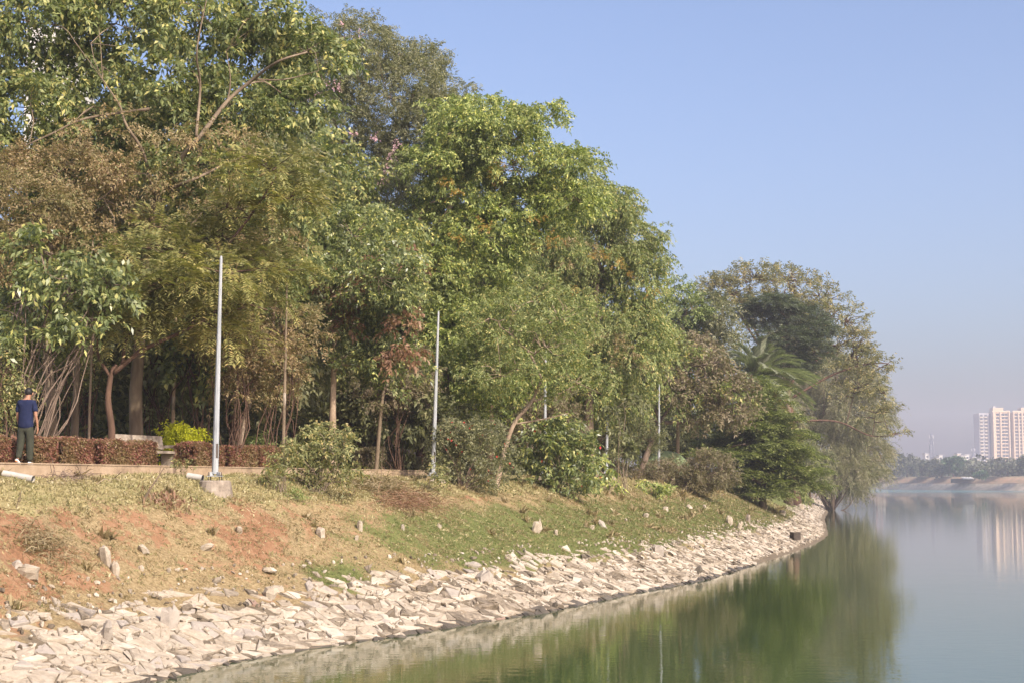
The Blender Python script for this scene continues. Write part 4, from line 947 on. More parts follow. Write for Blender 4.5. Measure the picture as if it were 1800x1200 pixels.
# green net / clipped patch behind the bare bush
def green_net():
    Y = 92; a = P(1124, 800, Y); b = P(1218, 800, Y); n = 26; m = 10; V = []; rng = np.random.default_rng(1)
    g = ground_z(a[0], a[1])
    for i in range(n + 1):
        for j in range(m + 1):
            t = i / n; w_ = j / m; x = a[0] + (b[0] - a[0]) * t; y = Y + (w_ - .5) * 2.4
            e = min(1, min(t, 1 - t) * 2.6, min(w_, 1 - w_) * 2.4)
            z = g + (5.12 - g) * (math.sin(e * 1.57) ** .6) + .10 * nz(x * 1.5, y * 1.5, 1, 3) - .1 * t
            V.append((x, y, z))
    f = [(i * (m + 1) + j, (i + 1) * (m + 1) + j, (i + 1) * (m + 1) + j + 1, i * (m + 1) + j + 1) for i in range(n) for j in range(m)]
    mb = MB(); mb.add(V, f); o = mb.build('green_net', M['net'], None, True); centre_origin(o); tag(o, 'pale green net draped over a low mound behind the bare bush', 'net')
green_net()

# ------------------------------------------------------------------ small things on the bank
def bench(px0, px1, off, label, z0=3.66, h=.80):
    a = on_line(px0, off); b = on_line(px1, off); L = np.linalg.norm(b - a); c = (a + b) / 2; rz = math.atan2(LD[1], LD[0])
    root = empty('concrete_bench', (c[0], c[1], z0), label, 'bench')
    def bx(name, t, n, z, size, tilt=0):
        mb = MB(); q = c + LD * t + LN * n; ct, st = math.cos(tilt), math.sin(tilt)
        mb.box((q[0], q[1], z0 + z), size, rz, [[1, 0, 0], [0, ct, -st], [0, st, ct]]); mb.build(name, M['concrete_grey'], root)
    bx('seat', 0, 0, .44, (L, .46, .07)); bx('backrest', -.02, .27, .70, (L - .1, .07, .36), -.2)
    for s in (-1, 1):
        bx('leg', s * (L / 2 - .16), 0, .20, (.10, .38, .40)); bx('armrest', s * (L / 2 - .05), 0, .60, (.09, .44, .08)); bx('arm_support', s * (L / 2 - .05), -.15, .515, (.085, .08, .082))
bench(212, 303, 1.9, 'long grey concrete bench facing the lake behind the hedge')
bench(718, 742, 2.4, 'small pale concrete bench far back near the second pole')
def pipe(pxa, pya, pxb, pyb, r_, label):
    a = ground_hit(pxa, pya); b = ground_hit(pxb, pyb); a[2] += r_ * 1.0; b[2] += r_ * 1.3
    root = empty('pipe', tuple(a), label, 'pipe'); mb = MB(); d = (b - a)
    mb.tube([a, b], r_, 14, caps=False); mb.tube([b, a], r_ * .86, 14, caps=False)
    mb.build('pipe_wall', M['pvc'], root, True)
    m2 = MB(); m2.tube([a + d * .05, b - d * .05], r_ * .85, 12); m2.build('bore_shade', M['pipe_shade'], root)  # near-black plug stands in for the shade inside the pipe
pipe(6, 839, 58, 851, .075, 'white plastic pipe lying on dry grass below the walking person')
pipe(330, 842, 356, 848, .08, 'white plastic pipe end between the kerb and the first footing')
def stick(label, pts, r_, name='stick', twigs=0, seed=1):
    rng = np.random.default_rng(seed); mb = MB(); g = ground_hit(*pts[0]); Y = g[1]; w = [P(a, b, Y - .0) for a, b in pts]; w[0] = g - np.array([0, 0, .03]); c = curve(w, 10); mb.tube(c, np.linspace(r_, r_ * .4, 10), 6)
    for k in range(twigs):
        i = rng.integers(3, 10); e = c[i] + unit(rng.normal(0, 1, 3) + np.array([.3, 0, .5])) * rng.uniform(.1, .35); mb.tube([c[i], (c[i] + e) / 2 + rng.normal(0, .02, 3), e], [.006, .004, .002], 4)
    o = mb.build(name, M['bark']); centre_origin(o); tag(o, label, 'stick'); return g
stick('mossy leaning dead branch with side twigs planted in dry grass', [(250, 882), (262, 862), (275, 842), (288, 822)], .03, 'dead_branch', 10)
stick('thin forked twig standing in grass at the left', [(28, 895), (32, 880), (38, 862)], .012, 'dead_twig', 4, 2)
stick('tall thin wooden stake in front of the yellowish bush', [(1086, 870), (1087, 820), (1088, 760)], .022, 'wooden_stake')
stick('thin pale stake by the straw heap', [(672, 862), (671, 830), (671, 800)], .012, 'wooden_stake')
stick('thin stick lying against the stones above the riprap', [(236, 1000), (215, 995), (195, 991)], .012)
def heap(px, py, w, h, label, name, mat, n, seed, ln=.5, lw=.010, cat='heap'):
    rng = np.random.default_rng(seed); V = []
    for k in range(n):
        a, b = px + rng.normal(0, w * .45), py + rng.normal(0, h * .35)
        g = ground_hit(a, b) if k % 6 == 0 else g0 + np.array([rng.normal(0, .25), rng.normal(0, .25), 0])
        if k % 6 == 0: g0 = g
        p = np.array([g[0], g[1], ground_z(g[0], g[1]) + abs(rng.normal(0, .09)) * (1 if h > 10 else .5)]); d = unit(rng.normal(0, 1, 3) * np.array([1, 1, .22])); L = ln * rng.uniform(.3, 1)
        s_ = unit(np.cross(d, rng.normal(0, 1, 3))) * lw; q = p + d * L * .5 + UPV * abs(rng.normal(0, .06)); e = p + d * L
        V += [[p - s_, p + s_, q + s_, q - s_], [q - s_, q + s_, e + s_ * .3, e - s_ * .3]]
    o = link(name, quads_mesh(name, np.array(V)), mat); centre_origin(o); tag(o, label, cat, kind='stuff'); return o
heap(665, 858, 45, 14, 'tangled heap of pale straw at the edge of the bank', 'straw_heap', M['leaf_straw'], 1500, 1, .6)
heap(715, 885, 60, 14, 'heap of dry reddish brown brushwood below the second pole', 'brushwood_heap', M['leaf_red'], 1100, 2, .5, .008)
heap(110, 840, 60, 6, 'fallen bare branch tangle in front of the kerb', 'fallen_branches', M['twigs_brown'], 220, 3, .6, .008)
heap(80, 965, 40, 22, 'streak of dry straw on the red slope at the left', 'straw_heap', M['leaf_straw'], 600, 4, .35, .008)
heap(1335, 868, 35, 6, 'grey pile of cleared weeds beside the gully', 'weed_pile', M['leaf_twig'], 900, 5, .8, .02)
heap(290, 884, 25, 5, 'small spill of reddish dry leaves beside the dead branch', 'leaf_pile', M['leaf_red'], 240, 6, .12, .02)

def crate():
    p = ground_hit(1398, 949); s_ = .34; root = empty('crate', (p[0], p[1], p[2]), 'small black open crate lying at the water edge near the tip', 'crate'); rz = .5
    mb = MB()
    for dx, dy, sx, sy in ((0, -.5, 1, .05), (0, .5, 1, .05), (-.5, 0, .05, .9), (.5, 0, .05, .9)):
        q = np.array([dx * s_ * 1.3, dy * s_]); ca, sa = math.cos(rz), math.sin(rz)
        mb.box((p[0] + q[0] * ca - q[1] * sa, p[1] + q[0] * sa + q[1] * ca, p[2] + .22), (sx * s_ * 1.3, sy * s_, .40), rz)
    mb.build('sides', M['crate'], root); b = MB(); b.box((p[0], p[1], p[2] + .04), (s_ * 1.2, s_ * .85, .03), rz); b.build('bottom', M['crate'], root)
crate()
def marker(px, py, h, label):
    p = ground_hit(px, py); mb = MB(); rng = np.random.default_rng(px)
    mb.tube([p - UPV * .1, p + UPV * h * .6, p + np.array([.03, 0, h])], [.13, .12, .09], 6, wob=.2, rng=rng); o = mb.build('stone_marker', M['concrete_grey']); centre_origin(o); tag(o, label, 'marker post')
marker(1315, 918, .42, 'short squat stone marker standing at the grass edge')

# ------------------------------------------------------------------ grass (real blades)
def grass(name, label, mat, n, h, w, pick, seed, lay=.5, m=9):
    rng = np.random.default_rng(seed); out = []
    k = 0
    U = U0 - 9 + (rng.random(n * 4) ** 1.25) * 105; S = rng.uniform(1.9, 9.5, n * 4)
    for u, s in zip(U, S):
        w_ = crest_w(u)
        if s > w_ - .15: continue
        p = surf_pt(u, s)
        if rng.random() < pick(p[0], p[1], s, u): out.append((p[0], p[1], p[2], u))
        if len(out) >= n: break
    O = np.array(out); c = np.repeat(O, m, 0); N = len(c); sc_ = (1 + np.maximum(0, c[:, 3] - U0 - 20) * .012)[:, None]
    b = c[:, :3] + rng.normal(0, .045, (N, 3)) * np.array([1, 1, .0]) - UPV * .012
    d = unit(rng.normal(0, lay, (N, 3)) + UPV); hh = h * rng.uniform(.5, 1.3, (N, 1)) * sc_; a = rng.random(N) * 6.28
    sd_ = np.stack([np.cos(a), np.sin(a), 0 * a], 1) * w * sc_
    q = b + d * hh * .55; e = b + d * hh + rng.normal(0, .25, (N, 3)) * hh - UPV * hh * .12
    V = np.stack([b - sd_, b + sd_, q + sd_ * .7, e], 1)
    tag(link(name, quads_mesh(name, V), mat), label, 'grass', kind='stuff')
M['grass_dry'] = leaf_mat('grass_dry', [(.27, .225, .10), (.36, .30, .14), (.45, .375, .20), (.54, .46, .29)], patch=(.24, .24, .09), nscale=.9, transl=.12)
M['grass_green'] = leaf_mat('grass_green', [(.10, .14, .035), (.15, .19, .05), (.21, .24, .07), (.34, .30, .13)], patch=(.17, .18, .06), nscale=.8)
def pk_top(x, y, s, u):
    g, r_ = masks(x, y, s, u); return (1.0 if s > 4.3 * crest_w(u) / 7 else .16) * (1 - .75 * r_) * (1.0 if u < U0 + 24 else .35) * (s > 2.8)
def pk_green(x, y, s, u):
    g, r_ = masks(x, y, s, u); return (g ** 1.5) * (s > 2.3)
def pk_straw(x, y, s, u):
    return .8 * (s > 2.4) * (s < 6.5) * max(0, .5 + 1.4 * nz(x, y, 1.4, 21))
grass('dry_grass', 'dry yellow green grass along the top of the bank', M['grass_dry'], 30000, .085, .0045, pk_top, 1, .8)
grass('green_grass', 'short green grass on the lower slope', M['grass_green'], 24000, .05, .005, pk_green, 2, 1.0)
grass('straw_litter', 'scattered straw and dead grass lying on the red slope', M['grass_straw'], 24000, .075, .004, pk_straw, 3, 2.5)

def pk_tuft(x, y, s, u):
    return .5 * (s > 2.6) * max(.05, nz(x, y, .6, 71) + .2)
grass('grass_tufts', 'dry grass tufts scattered on the slope', M['grass_straw'], 420, .22, .006, pk_tuft, 9, .5, 34)
def pk_weed(x, y, s, u):
    return (s > 2.2) * max(0, nz(x, y, 2.3, 41) - .12) * 2.2 * max(0, .6 + nz(x, y, .5, 43))
grass('weeds', 'small green weeds dotted over the red slope', M['weeds'], 11000, .05, .008, pk_weed, 4, 1.0)
def floaters():
    rng = np.random.default_rng(12); V = []
    for k in range(130):
        u = U0 + rng.random() ** 1.2 * 80; d = .15 + rng.exponential(2.2); p = shore(np.array([u]))[0] - shore_n(np.array([u]))[0] * d
        a = rng.random() * 6.28; l = rng.uniform(.02, .06); e = np.array([math.cos(a), math.sin(a), 0]) * l; f_ = np.array([-math.sin(a), math.cos(a), 0]) * l * .4; c = np.array([p[0], p[1], .006])
        V.append([c - e, c + f_, c + e, c - f_])
    tag(link('floating_leaves', quads_mesh('floating_leaves', np.array(V)), M['grass_straw']), 'dry leaves and specks floating on the water near the stones', 'leaves', kind='stuff')
floaters()
# ------------------------------------------------------------------ person
def skin_obj(name, nodes, edges, mat, parent, levels=2):
    me = bpy.data.meshes.new(name); me.from_pydata([n[:3] for n in nodes], edges, [])
    o = bpy.data.objects.new(name, me); COL.objects.link(o); o.parent = parent
    sm = o.modifiers.new('skin', 'SKIN'); sm.use_smooth_shade = True
    for i, n in enumerate(nodes):
        v = me.skin_vertices[0].data[i]; r_ = n[3]; v.radius = (r_, r_) if not isinstance(r_, tuple) else r_
    me.skin_vertices[0].data[0].use_root = True
    ss = o.modifiers.new('sub', 'SUBSURF'); ss.levels = levels; ss.render_levels = levels
    dg = bpy.context.evaluated_depsgraph_get(); ev = o.evaluated_get(dg); m2 = bpy.data.meshes.new_from_object(ev)
    o.modifiers.clear(); o.data = m2; m2.materials.clear(); m2.materials.append(mat)
    m2.polygons.foreach_set('use_smooth', [True] * len(m2.polygons)); return o
def ellipsoid(name, c, r, mat, parent, seg_=16, ring=10, cut=None, noise_=0.0):
    mb = MB(); v = []; f = []; rng = np.random.default_rng(1)
    for i in range(ring + 1):
        ph = math.pi * i / ring
        for j in range(seg_):
            a = 2 * math.pi * j / seg_; k = 1 + noise_ * rng.normal()
            v.append((c[0] + r[0] * math.sin(ph) * math.cos(a) * k, c[1] + r[1] * math.sin(ph) * math.sin(a) * k, c[2] + r[2] * math.cos(ph) * k))
    for i in range(ring):
        for j in range(seg_): f.append((i * seg_ + j, (i + 1) * seg_ + j, (i + 1) * seg_ + (j + 1) % seg_, i * seg_ + (j + 1) % seg_))
    me = bpy.data.meshes.new(name); me.from_pydata(v, [], f); me.polygons.foreach_set('use_smooth', [True] * len(f)); me.materials.append(mat)
    o = bpy.data.objects.new(name, me); COL.objects.link(o); o.parent = parent; return o
def person():
    p = on_line(46, .62); z0 = 3.66
    root = empty('person', (p[0], p[1], z0), 'walking person seen from behind in navy t-shirt and olive trousers', 'person')
    # local frame: x right, y away from the camera (walking direction), z up; head bowed, slight turn
    body = [(0, 0, .95, .08), (0, .0, 1.12, (.11, .085)), (0, .01, 1.30, (.12, .09)), (0, .02, 1.41, (.085, .07)), (0, .035, 1.465, .056), (.01, .055, 1.51, .056), (.012, .080, 1.56, (.070, .080)), (.012, .095, 1.635, (.066, .076)),
            # right arm
            (.165, .02, 1.395, .052), (.205, .0, 1.24, .043), (.225, -.01, 1.10, .037), (.242, .03, .965, .030), (.248, .055, .855, .023), (.250, .066, .80, (.032, .018)), 
            # left arm
            (-.165, .02, 1.395, .052), (-.20, .03, 1.24, .043), (-.215, .045, 1.10, .037), (-.215, .10, .97, .030), (-.21, .14, .865, .023), (-.208, .15, .81, (.032, .018)),
            # legs
            (.07, 0, .86, .06), (.095, .03, .48, .052), (.10, .02, .10, .036), (-.07, 0, .86, .06), (-.10, -.02, .50, .052), (-.10, -.14, .14, .036)]
    ed = [(0, 1), (1, 2), (2, 3), (3, 4), (4, 5), (5, 6), (6, 7), (3, 8), (8, 9), (9, 10), (10, 11), (11, 12), (12, 13), (3, 14), (14, 15), (15, 16), (16, 17), (17, 18), (18, 19), (0, 20), (20, 21), (21, 22), (0, 23), (23, 24), (24, 25)]
    for wrist, sgn in ((13, 1), (19, -1)):
        w = np.array(body[wrist][:3])
        for k, (dy, L) in enumerate(((-.024, .062), (-.008, .074), (.009, .070), (.025, .055))):
            i = len(body); body.append((w[0] + .002 * sgn, w[1] + dy, w[2] - .030, .0095)); body.append((w[0] - .006 * sgn, w[1] + dy * 1.1, w[2] - .030 - L * .5, .0085)); body.append((w[0] - .020 * sgn, w[1] + dy * 1.1, w[2] - .030 - L, .0070))
            ed += [(wrist, i), (i, i + 1), (i + 1, i + 2)]
        i = len(body); body.append((w[0] - .008 * sgn, w[1] + .034, w[2] + .012, .011)); body.append((w[0] - .016 * sgn, w[1] + .050, w[2] - .022, .0085)); ed += [(wrist, i), (i, i + 1)]
    skin_obj('body', body, ed, M['skin'], root)
    ellipsoid('hair', (.012, .072, 1.630), (.084, .092, .098), M['hair'], root, noise_=.02)
    for s in (-1, 1): ellipsoid('ear', (.012 + s * .080, .105, 1.585), (.014, .022, .032), M['skin'], root, 8, 6)
    shirt = [(0, 0, .77, (.20, .15)), (0, 0, .94, (.182, .135)), (0, .0, 1.13, (.172, .12)), (0, .01, 1.28, (.178, .115)), (0, .02, 1.40, (.125, .09)), (0, .03, 1.445, (.07, .06)),
             (.155, .02, 1.385, .075), (.20, .005, 1.27, .068), (.215, .0, 1.16, .066), (-.155, .02, 1.385, .075), (-.197, .03, 1.27, .068), (-.21, .04, 1.16, .066)]
    skin_obj('tshirt', shirt, [(0, 1), (1, 2), (2, 3), (3, 4), (4, 5), (4, 6), (6, 7), (7, 8), (4, 9), (9, 10), (10, 11)], M['shirt'], root)
    tr = [(0, 0, 1.0, (.135, .105)), (0, 0, .88, (.160, .125)), (.085, 0, .80, .108), (.095, .03, .50, .092), (.10, .02, .30, .084), (.10, .02, .09, .068), (-.085, 0, .80, .108), (-.10, -.01, .52, .090), (-.10, -.07, .30, .070), (-.10, -.135, .15, .066)]
    skin_obj('trousers', tr, [(0, 1), (1, 2), (2, 3), (3, 4), (4, 5), (1, 6), (6, 7), (7, 8), (8, 9)], M['trousers'], root)
    for (x, y, z, tilt, nm) in ((.10, .06, .045, 0, 'shoe'), (-.10, -.13, .075, -.5, 'shoe')):
        o = skin_obj(nm, [(x, y - .10, z + .01 - tilt * .10, .042), (x, y, z, .046), (x, y + .13, z - .01 + tilt * .08, .036)], [(0, 1), (1, 2)], M['shoe'], root)
        if x < 0:
            o2 = ellipsoid('sole', (x, y - .075, z + .03), (.036, .05, .022), M['shoe_orange'], root, 10, 6)
    root.rotation_euler = (0, 0, -.12)
person()

# ------------------------------------------------------------------ far shore
FAR = curve([(-500, 1000, 0), (-150, 880, 0), (120, 800, 0), (165, 770, 0), (205, 640, 0), (262, 600, 0), (420, 560, 0), (700, 520, 0)], 120)[:, :2]
def far_pt(px, off):
    """point behind the far shoreline in column px, off metres inland"""
    r_ = (px - 900) / F; d = FAR[:, 0] - r_ * FAR[:, 1]; i = int(np.argmax(d > 0)); Y = FAR[i][1] + off; return r_ * Y, Y
def far_land():
    prof = [(0, -.8), (.5, .1), (7, 1.9), (8, 2.9), (14, 3.1), (15, 3.3), (20, 5.6), (30, 5.9), (1500, 5.9)]
    V = []; n = len(FAR); t = np.gradient(FAR, axis=0); t = unit(t); N = np.stack([-t[:, 1], t[:, 0]], 1)
    for i in range(n):
        for s, z in prof:
            if s <= 30: xy = FAR[i] + np.array([.25, .97]) * s
            else: xy = np.array([FAR[i][0] * 2.0, 1720])
            V.append((xy[0], xy[1], z + .25 * nz(xy[0], xy[1], .05) * (s > .5)))
    k = len(prof); f = [(i * k + j, (i + 1) * k + j, (i + 1) * k + j + 1, i * k + j + 1) for i in range(n - 1) for j in range(k - 1)]
    m, nt, b = newmat('far_soil'); tc = nt.nodes.new('ShaderNodeTexCoord'); sx = nt.nodes.new('ShaderNodeSeparateXYZ'); nt.links.new(tc.outputs['Object'], sx.inputs[0])
    h = math2(nt, 'DIVIDE', math2(nt, 'ADD', sx.outputs[2], math2(nt, 'MULTIPLY', tex(nt, .15, 4), .8)), 8)
    c = ramp(nt, h, [(.0, (.46, .36, .27)), (.36, (.54, .43, .32)), (.42, (.34, .21, .12)), (.66, (.48, .29, .17)), (.82, (.28, .23, .12))])
    c = mixc(nt, ramp(nt, tex(nt, .35, 5, .7), [(.4, (0, 0, 0)), (.7, (1, 1, 1))]), c, (.25, .20, .12))
    nt.links.new(c, b.inputs['Base Color']); b.inputs['Roughness'].default_value = .95
    mb = MB(); mb.add(V, f); o = mb.build('far_shore', m, None, True); tag(o, 'far bank with pale stone foot and brown top', 'shore', kind='structure')
far_land()
def far_tree(px, top, w, Yo, leaf, label, seed, base=838, trunk=True):
    x, Y = far_pt(px, Yo); rng = np.random.default_rng(seed); zt = P(px, top, Y)[2]; b = np.array([x, Y, 5.8]); h = zt - 5.8; k = Y / F
    root = empty('distant_tree', tuple(b), label, 'tree', 'hazy trees along the far shore'); mb = MB(); mb.tube([b - UPV * .3, b + UPV * h * .45, b + UPV * h * .8], [.45, .3, .1], 6)
    LW = []
    for q in range(7):
        a = q * 2.4; rr_ = rng.uniform(.2, .65) * w * k; LW.append((b + np.array([math.cos(a) * rr_, math.sin(a) * rr_, h * rng.uniform(.32, .74)]), np.array([w * k * .45, w * k * .45, h * .26])))
    for c, r_ in LW: limb(mb, b + UPV * h * .3, c, .2, .05, rng, 4, n=4)
    mb.build('trunk', M['bark_dark'], root); Q, _ = crown_leaves(LW, 'far', .55, rng); link('crown', quads_mesh('crown', Q), M[leaf], root)
FT = [(1538, 812, 18, 25, 'leaf_far', 'far left hazy tree just past the headland'), (1570, 790, 22, 60, 'leaf_far', 'tallest hazy tree beside the headland twigs'), (1592, 800, 20, 30, 'leaf_far', 'hazy rounded tree left of the radio mast'),
      (1612, 806, 20, 20, 'leaf_far', 'grey hazy tree in front of the radio mast'), (1635, 808, 18, 25, 'leaf_far', 'grey hazy tree under the radio mast'), (1652, 815, 14, 20, 'leaf_far', 'low hazy tree right of the mast'),
      (1673, 800, 22, 22, 'leaf_far_green', 'greenest rounded tree on the far shore'), (1695, 818, 14, 30, 'leaf_far', 'low grey tree right of the greenest one'), (1712, 818, 22, 10, 'leaf_far', 'dark spreading tree above the shed'),
      (1742, 812, 20, 40, 'leaf_far', 'hazy tree before the apartment tower'), (1768, 814, 18, 25, 'leaf_far', 'low tree at the foot of the tower'), (1800, 795, 18, 10, 'leaf_far', 'tall dark tree at the right edge'), (1722, 832, 12, 4, 'leaf_far_green', 'small bush at the far water edge'),
      (1510, 815, 22, 30, 'leaf_far', 'hazy tree behind the wispy crown'), (1555, 822, 16, 12, 'leaf_far', 'low scrubby tree near the pale hut'), (1785, 820, 14, 30, 'leaf_far', 'low grey tree between tower wings')]
for i, (px, top, w, Yo, leaf, lab) in enumerate(FT): far_tree(px, top, w, Yo, leaf, lab, 300 + i)
def far_wood():
    rng = np.random.default_rng(3); n = 2600; px = rng.uniform(1400, 1900, n); Yo = rng.uniform(60, 260, n); O = []
    for a, b in zip(px, Yo):
        x, Y = far_pt(a, b); O.append((x, Y, 5.8 + rng.random() * 8.5 * (1 + .5 * nz(a * .05, 0, 1, 2))))
    q = sprays(np.array(O), rng.normal(0, 1, (n, 3)), rng, Lr=2.2, K=4, ll=1.7, lw=1.0)
    tag(link('far_wood', quads_mesh('far_wood', q), M['leaf_far']), 'hazy wood behind the far shore trees', 'wood', kind='stuff')
far_wood()

def apartment():
    Y = 1400; k = Y / F
    def X(px): return (px - 900) * k
    def Z(py): return EYE + (HOR - py) * k
    b0 = (X(1760), Y, 5.8); root = empty('apartment_tower', b0, 'tall cream apartment block with a wing greyed for shade on the far shore', 'building')
    def blk(name, x0, x1, y0, y1, z1, mat, z0=5.5):
        mb = MB(); mb.box(((X(x0) + X(x1)) / 2, Y + (y0 + y1) / 2, (z0 + z1) / 2), (X(x1) - X(x0), y1 - y0, z1 - z0)); return mb.build(name, mat, root)
    zt = Z(724)
    blk('shaded_wing', 1723.5, 1741, 5, 22, Z(725.5), M['wall_grey']); blk('recess', 1740, 1746, 8, 20, Z(726), M['wall_dark'])  # the wing's shade is put into its grey wall colour
    blk('front_block', 1745, 1774.5, 0, 20, zt, M['cream']); blk('recess', 1774, 1781, 7, 20, Z(726), M['wall_dark']); blk('front_block', 1780.5, 1811, 0, 20, zt, M['cream'])
    blk('roof_house', 1747.5, 1765.5, 3, 14, Z(716), M['cream'], zt); blk('water_tank', 1749, 1753, 5, 9, Z(713), M['wall_grey'], Z(716)); blk('roof_house', 1797, 1812, 3, 14, Z(716), M['cream'], zt); blk('far_wing', 1811, 1832, 5, 22, Z(725.5), M['wall_grey'])
    fl = 3.0; nfl = 19; wb = None; cnt = 0
    parapet = MB()
    for x0, x1 in ((1745, 1774.5), (1780.5, 1811)): parapet.box(((X(x0) + X(x1)) / 2, Y - .2, zt + .5), (X(x1) - X(x0) + .8, .5, 1.4))
    parapet.build('parapet', M['cream'], root)
    # vertical pilasters
    pb = MB()
    for px in (1746, 1758.5, 1773.5, 1781.5, 1790, 1796): pb.box((X(px), Y - .5, (5.5 + zt) / 2), (1.0, 1.0, zt - 5.5))
    pb.build('pilasters', M['cream'], root)
    sh = bpy.data.meshes.new('window'); mb = MB(); mb.box((0, 0, 0), (2.6, .16, 1.9)); sh.from_pydata(np.concatenate(mb.v).tolist(), [], mb.f); sh.materials.append(M['glass_dark'])
    chj = MB()
    for i in range(16):
        z = zt - 2.2 - i * fl
        for px in (1753.5, 1762.5, 1768.5, 1786, 1793.5, 1801):
            o = bpy.data.objects.new('window', sh); COL.objects.link(o); o.parent = root; o.location = (X(px) - b0[0], -.06, z - b0[2])
            chj.box((X(px), Y - .45, z + 1.1), (2.6, .9, .15))
    chj.build('sunshades', M['cream'], root)
    bw = MB(); bm = bpy.data.meshes.new('balcony'); q = MB(); q.box((0, 0, 0), (2.9, 1.2, 1.0)); bm.from_pydata(np.concatenate(q.v).tolist(), [], q.f); bm.materials.append(M['tan_wall'])
    for i in range(16):
        z = Z(726) - 2.4 - i * fl
        for px in (1727.5, 1735.5):
            o = bpy.data.objects.new('balcony', bm); COL.objects.link(o); o.parent = root; o.location = (X(px) - b0[0], 4.4, z - .9 - b0[2])
            bw.box((X(px), Y + 4.93, z + .5), (2.5, .14, 1.5))
    bw.build('wing_windows', M['glass_dark'], root)['kind'] = 'stuff'
apartment()
def mast(px, top, Y, label, w=5.0):
    x = (px - 900) / F * Y; zt = P(px, top, Y)[2]; b = np.array([x, Y, 5.6]); root = empty('radio_mast', tuple(b), label, 'mast'); mb = MB(); H = zt - 5.6
    def cr(t): return w * (1 - t) ** 1.3 * .5 + .5
    for sx in (-1, 1):
        for sy in (-1, 1): mb.tube([b + np.array([sx * cr(t), sy * cr(t), H * t]) for t in np.linspace(0, 1, 7)], .28, 4)
    for i in range(12):
        t0, t1 = i / 12, (i + 1) / 12
        for sy in (-1, 1):
            for s in (-1, 1): mb.tube([b + np.array([s * cr(t0), sy * cr(t0), H * t0]), b + np.array([-s * cr(t1), sy * cr(t1), H * t1])], .16, 3)
    mb.build('lattice', M['wall_dark'], root)
    a = MB()
    for s in (-1, 1): a.box(b + np.array([s * 1.2, 0, H * .94]), (.7, .6, 2.2)); a.box(b + np.array([s * 1.4, .5, H * .80]), (.6, .6, 1.6))
    a.build('antennas', M['wall_grey'], root)
mast(1636, 762, 1150, 'grey lattice radio mast above the far trees')
mast(1709, 786, 1300, 'small distant mast near the apartment tower', 3)
def house(px0, px1, top, Y, mat, label):
    k = Y / F; x0, x1 = (px0 - 900) * k, (px1 - 900) * k; zt = EYE + (HOR - top) * k; root = empty('house', ((x0 + x1) / 2, Y, 5.7), label, 'house', 'small houses in the haze')
    mb = MB(); mb.box(((x0 + x1) / 2, Y + 4, (5.2 + zt) / 2), (x1 - x0, 8, zt - 5.2)); mb.build('wall', M[mat], root)
    r_ = MB(); r_.box(((x0 + x1) / 2, Y + 4, zt + .25), (x1 - x0 + .7, 8.8, .5)); r_.build('roof', M['wall_grey'], root)
    n = max(1, int((x1 - x0) / 3.5))
    for i in range(n):
        for j in range(2):
            w = MB(); w.box((x0 + (i + .5) * (x1 - x0) / n, Y - .05, zt - 2 - j * 3.2), (1.3, .12, 1.4)); w.build('window', M['glass_dark'], root)
for a in [(1625, 1632, 797, 1150, 'white_wall', 'narrow white house left of the radio mast'), (1649, 1655, 800, 1160, 'white_wall', 'small white house right of the radio mast'), (1641, 1648, 805, 1050, 'tan_wall', 'low tan house under the mast'),
          (1681, 1687, 797, 1120, 'tan_wall', 'tan house above the greenest tree'), (1688, 1694, 801, 1110, 'white_wall', 'white house right of the tan one'), (1695, 1702, 799, 1125, 'white_wall', 'white two storey house in the hazy cluster'), (1699, 1707, 809, 1060, 'pink_wall', 'reddish pink house in the hazy cluster'),
          (1708, 1714, 804, 1100, 'tan_wall', 'tan house right of the pink one'), (1715, 1721, 807, 1090, 'white_wall', 'white house near the tower foot'), (1686, 1692, 807, 1070, 'white_wall', 'low white house in front of the cluster'),
          (1536, 1548, 798, 1000, 'pink_wall', 'pale reddish house behind the headland twigs')]: house(*a)
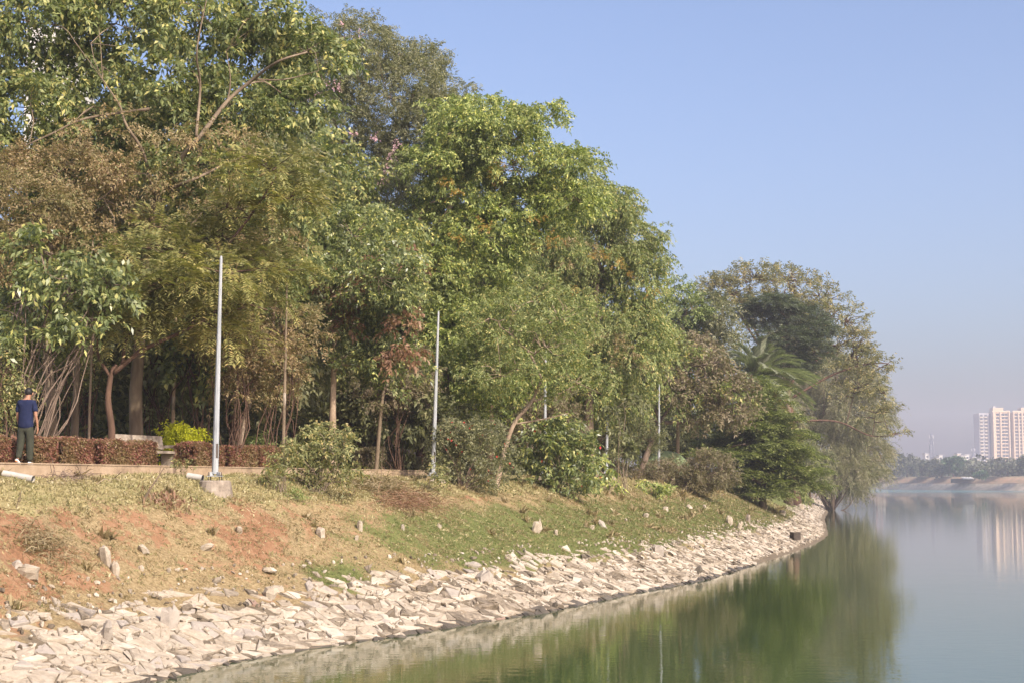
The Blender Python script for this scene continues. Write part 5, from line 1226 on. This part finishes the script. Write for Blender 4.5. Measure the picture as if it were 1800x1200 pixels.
def huts():
    for px0, px1, top, off, mat, lab in ((1541, 1558, 822, 34, 'white_wall', 'pale hut among scrub on the far bank'),):
        x0, Y = far_pt(px0, off); house(px0, px1, top, Y, mat, lab)
    x, Y = far_pt(1693, 12); root = empty('shed', (x, Y, 3.1), 'low dark open shed with white sheet roof at the far water edge', 'shed'); mb = MB(); mb.box((x, Y, 4.0), (11, 4, 1.9)); mb.build('wall', M['dark_metal'], root)
    r_ = MB(); r_.box((x + 1, Y - .3, 5.15), (4.5, 4.5, .2), 0, [[1, 0, 0], [0, .98, -.17], [0, .17, .98]]); r_.build('roof', M['white_wall'], root)
huts()
# white block seen through the crown at top left
def white_block():
    Y = 165; k = Y / F; x0, x1 = (28 - 900) * k, (108 - 900) * k; zt = EYE + (HOR - 34) * k; root = empty('white_building', ((x0 + x1) / 2, Y, 3.6), 'white high-rise glimpsed through leaves at the top left', 'building')
    mb = MB(); mb.box(((x0 + x1) / 2, Y + 5, (3.3 + zt) / 2), (x1 - x0, 10, zt - 3.3)); mb.build('wall', M['white_wall'], root)
    n = 0; z = zt - 3
    while z > 24:
        for dx in (.3, .72):
            w = MB(); w.box((x0 + (x1 - x0) * dx, Y - .04, z), (1.1, .1, 1.3)); w.build('window', M['glass_dark'], root)
        z -= 3.1
white_block()

# ------------------------------------------------------------------ haze
def haze():
    mb = MB(); mb.box((150, 845, 37.5), (2500, 1810, 81)); m = bpy.data.materials.new('haze'); m.use_nodes = True; nt = m.node_tree; nt.nodes.clear()
    out = nt.nodes.new('ShaderNodeOutputMaterial'); v = nt.nodes.new('ShaderNodeVolumePrincipled'); v.inputs['Color'].default_value = (.80, .80, .92, 1); v.inputs['Density'].default_value = .00045; v.inputs['Anisotropy'].default_value = .15
    nt.links.new(v.outputs[0], out.inputs['Volume']); o = mb.build('haze', m); tag(o, 'thin pale haze over the lake', 'haze', kind='stuff')
haze()
n_f = sum(len(o.data.polygons) for o in bpy.data.objects if o.type == 'MESH'); print('faces', n_f)
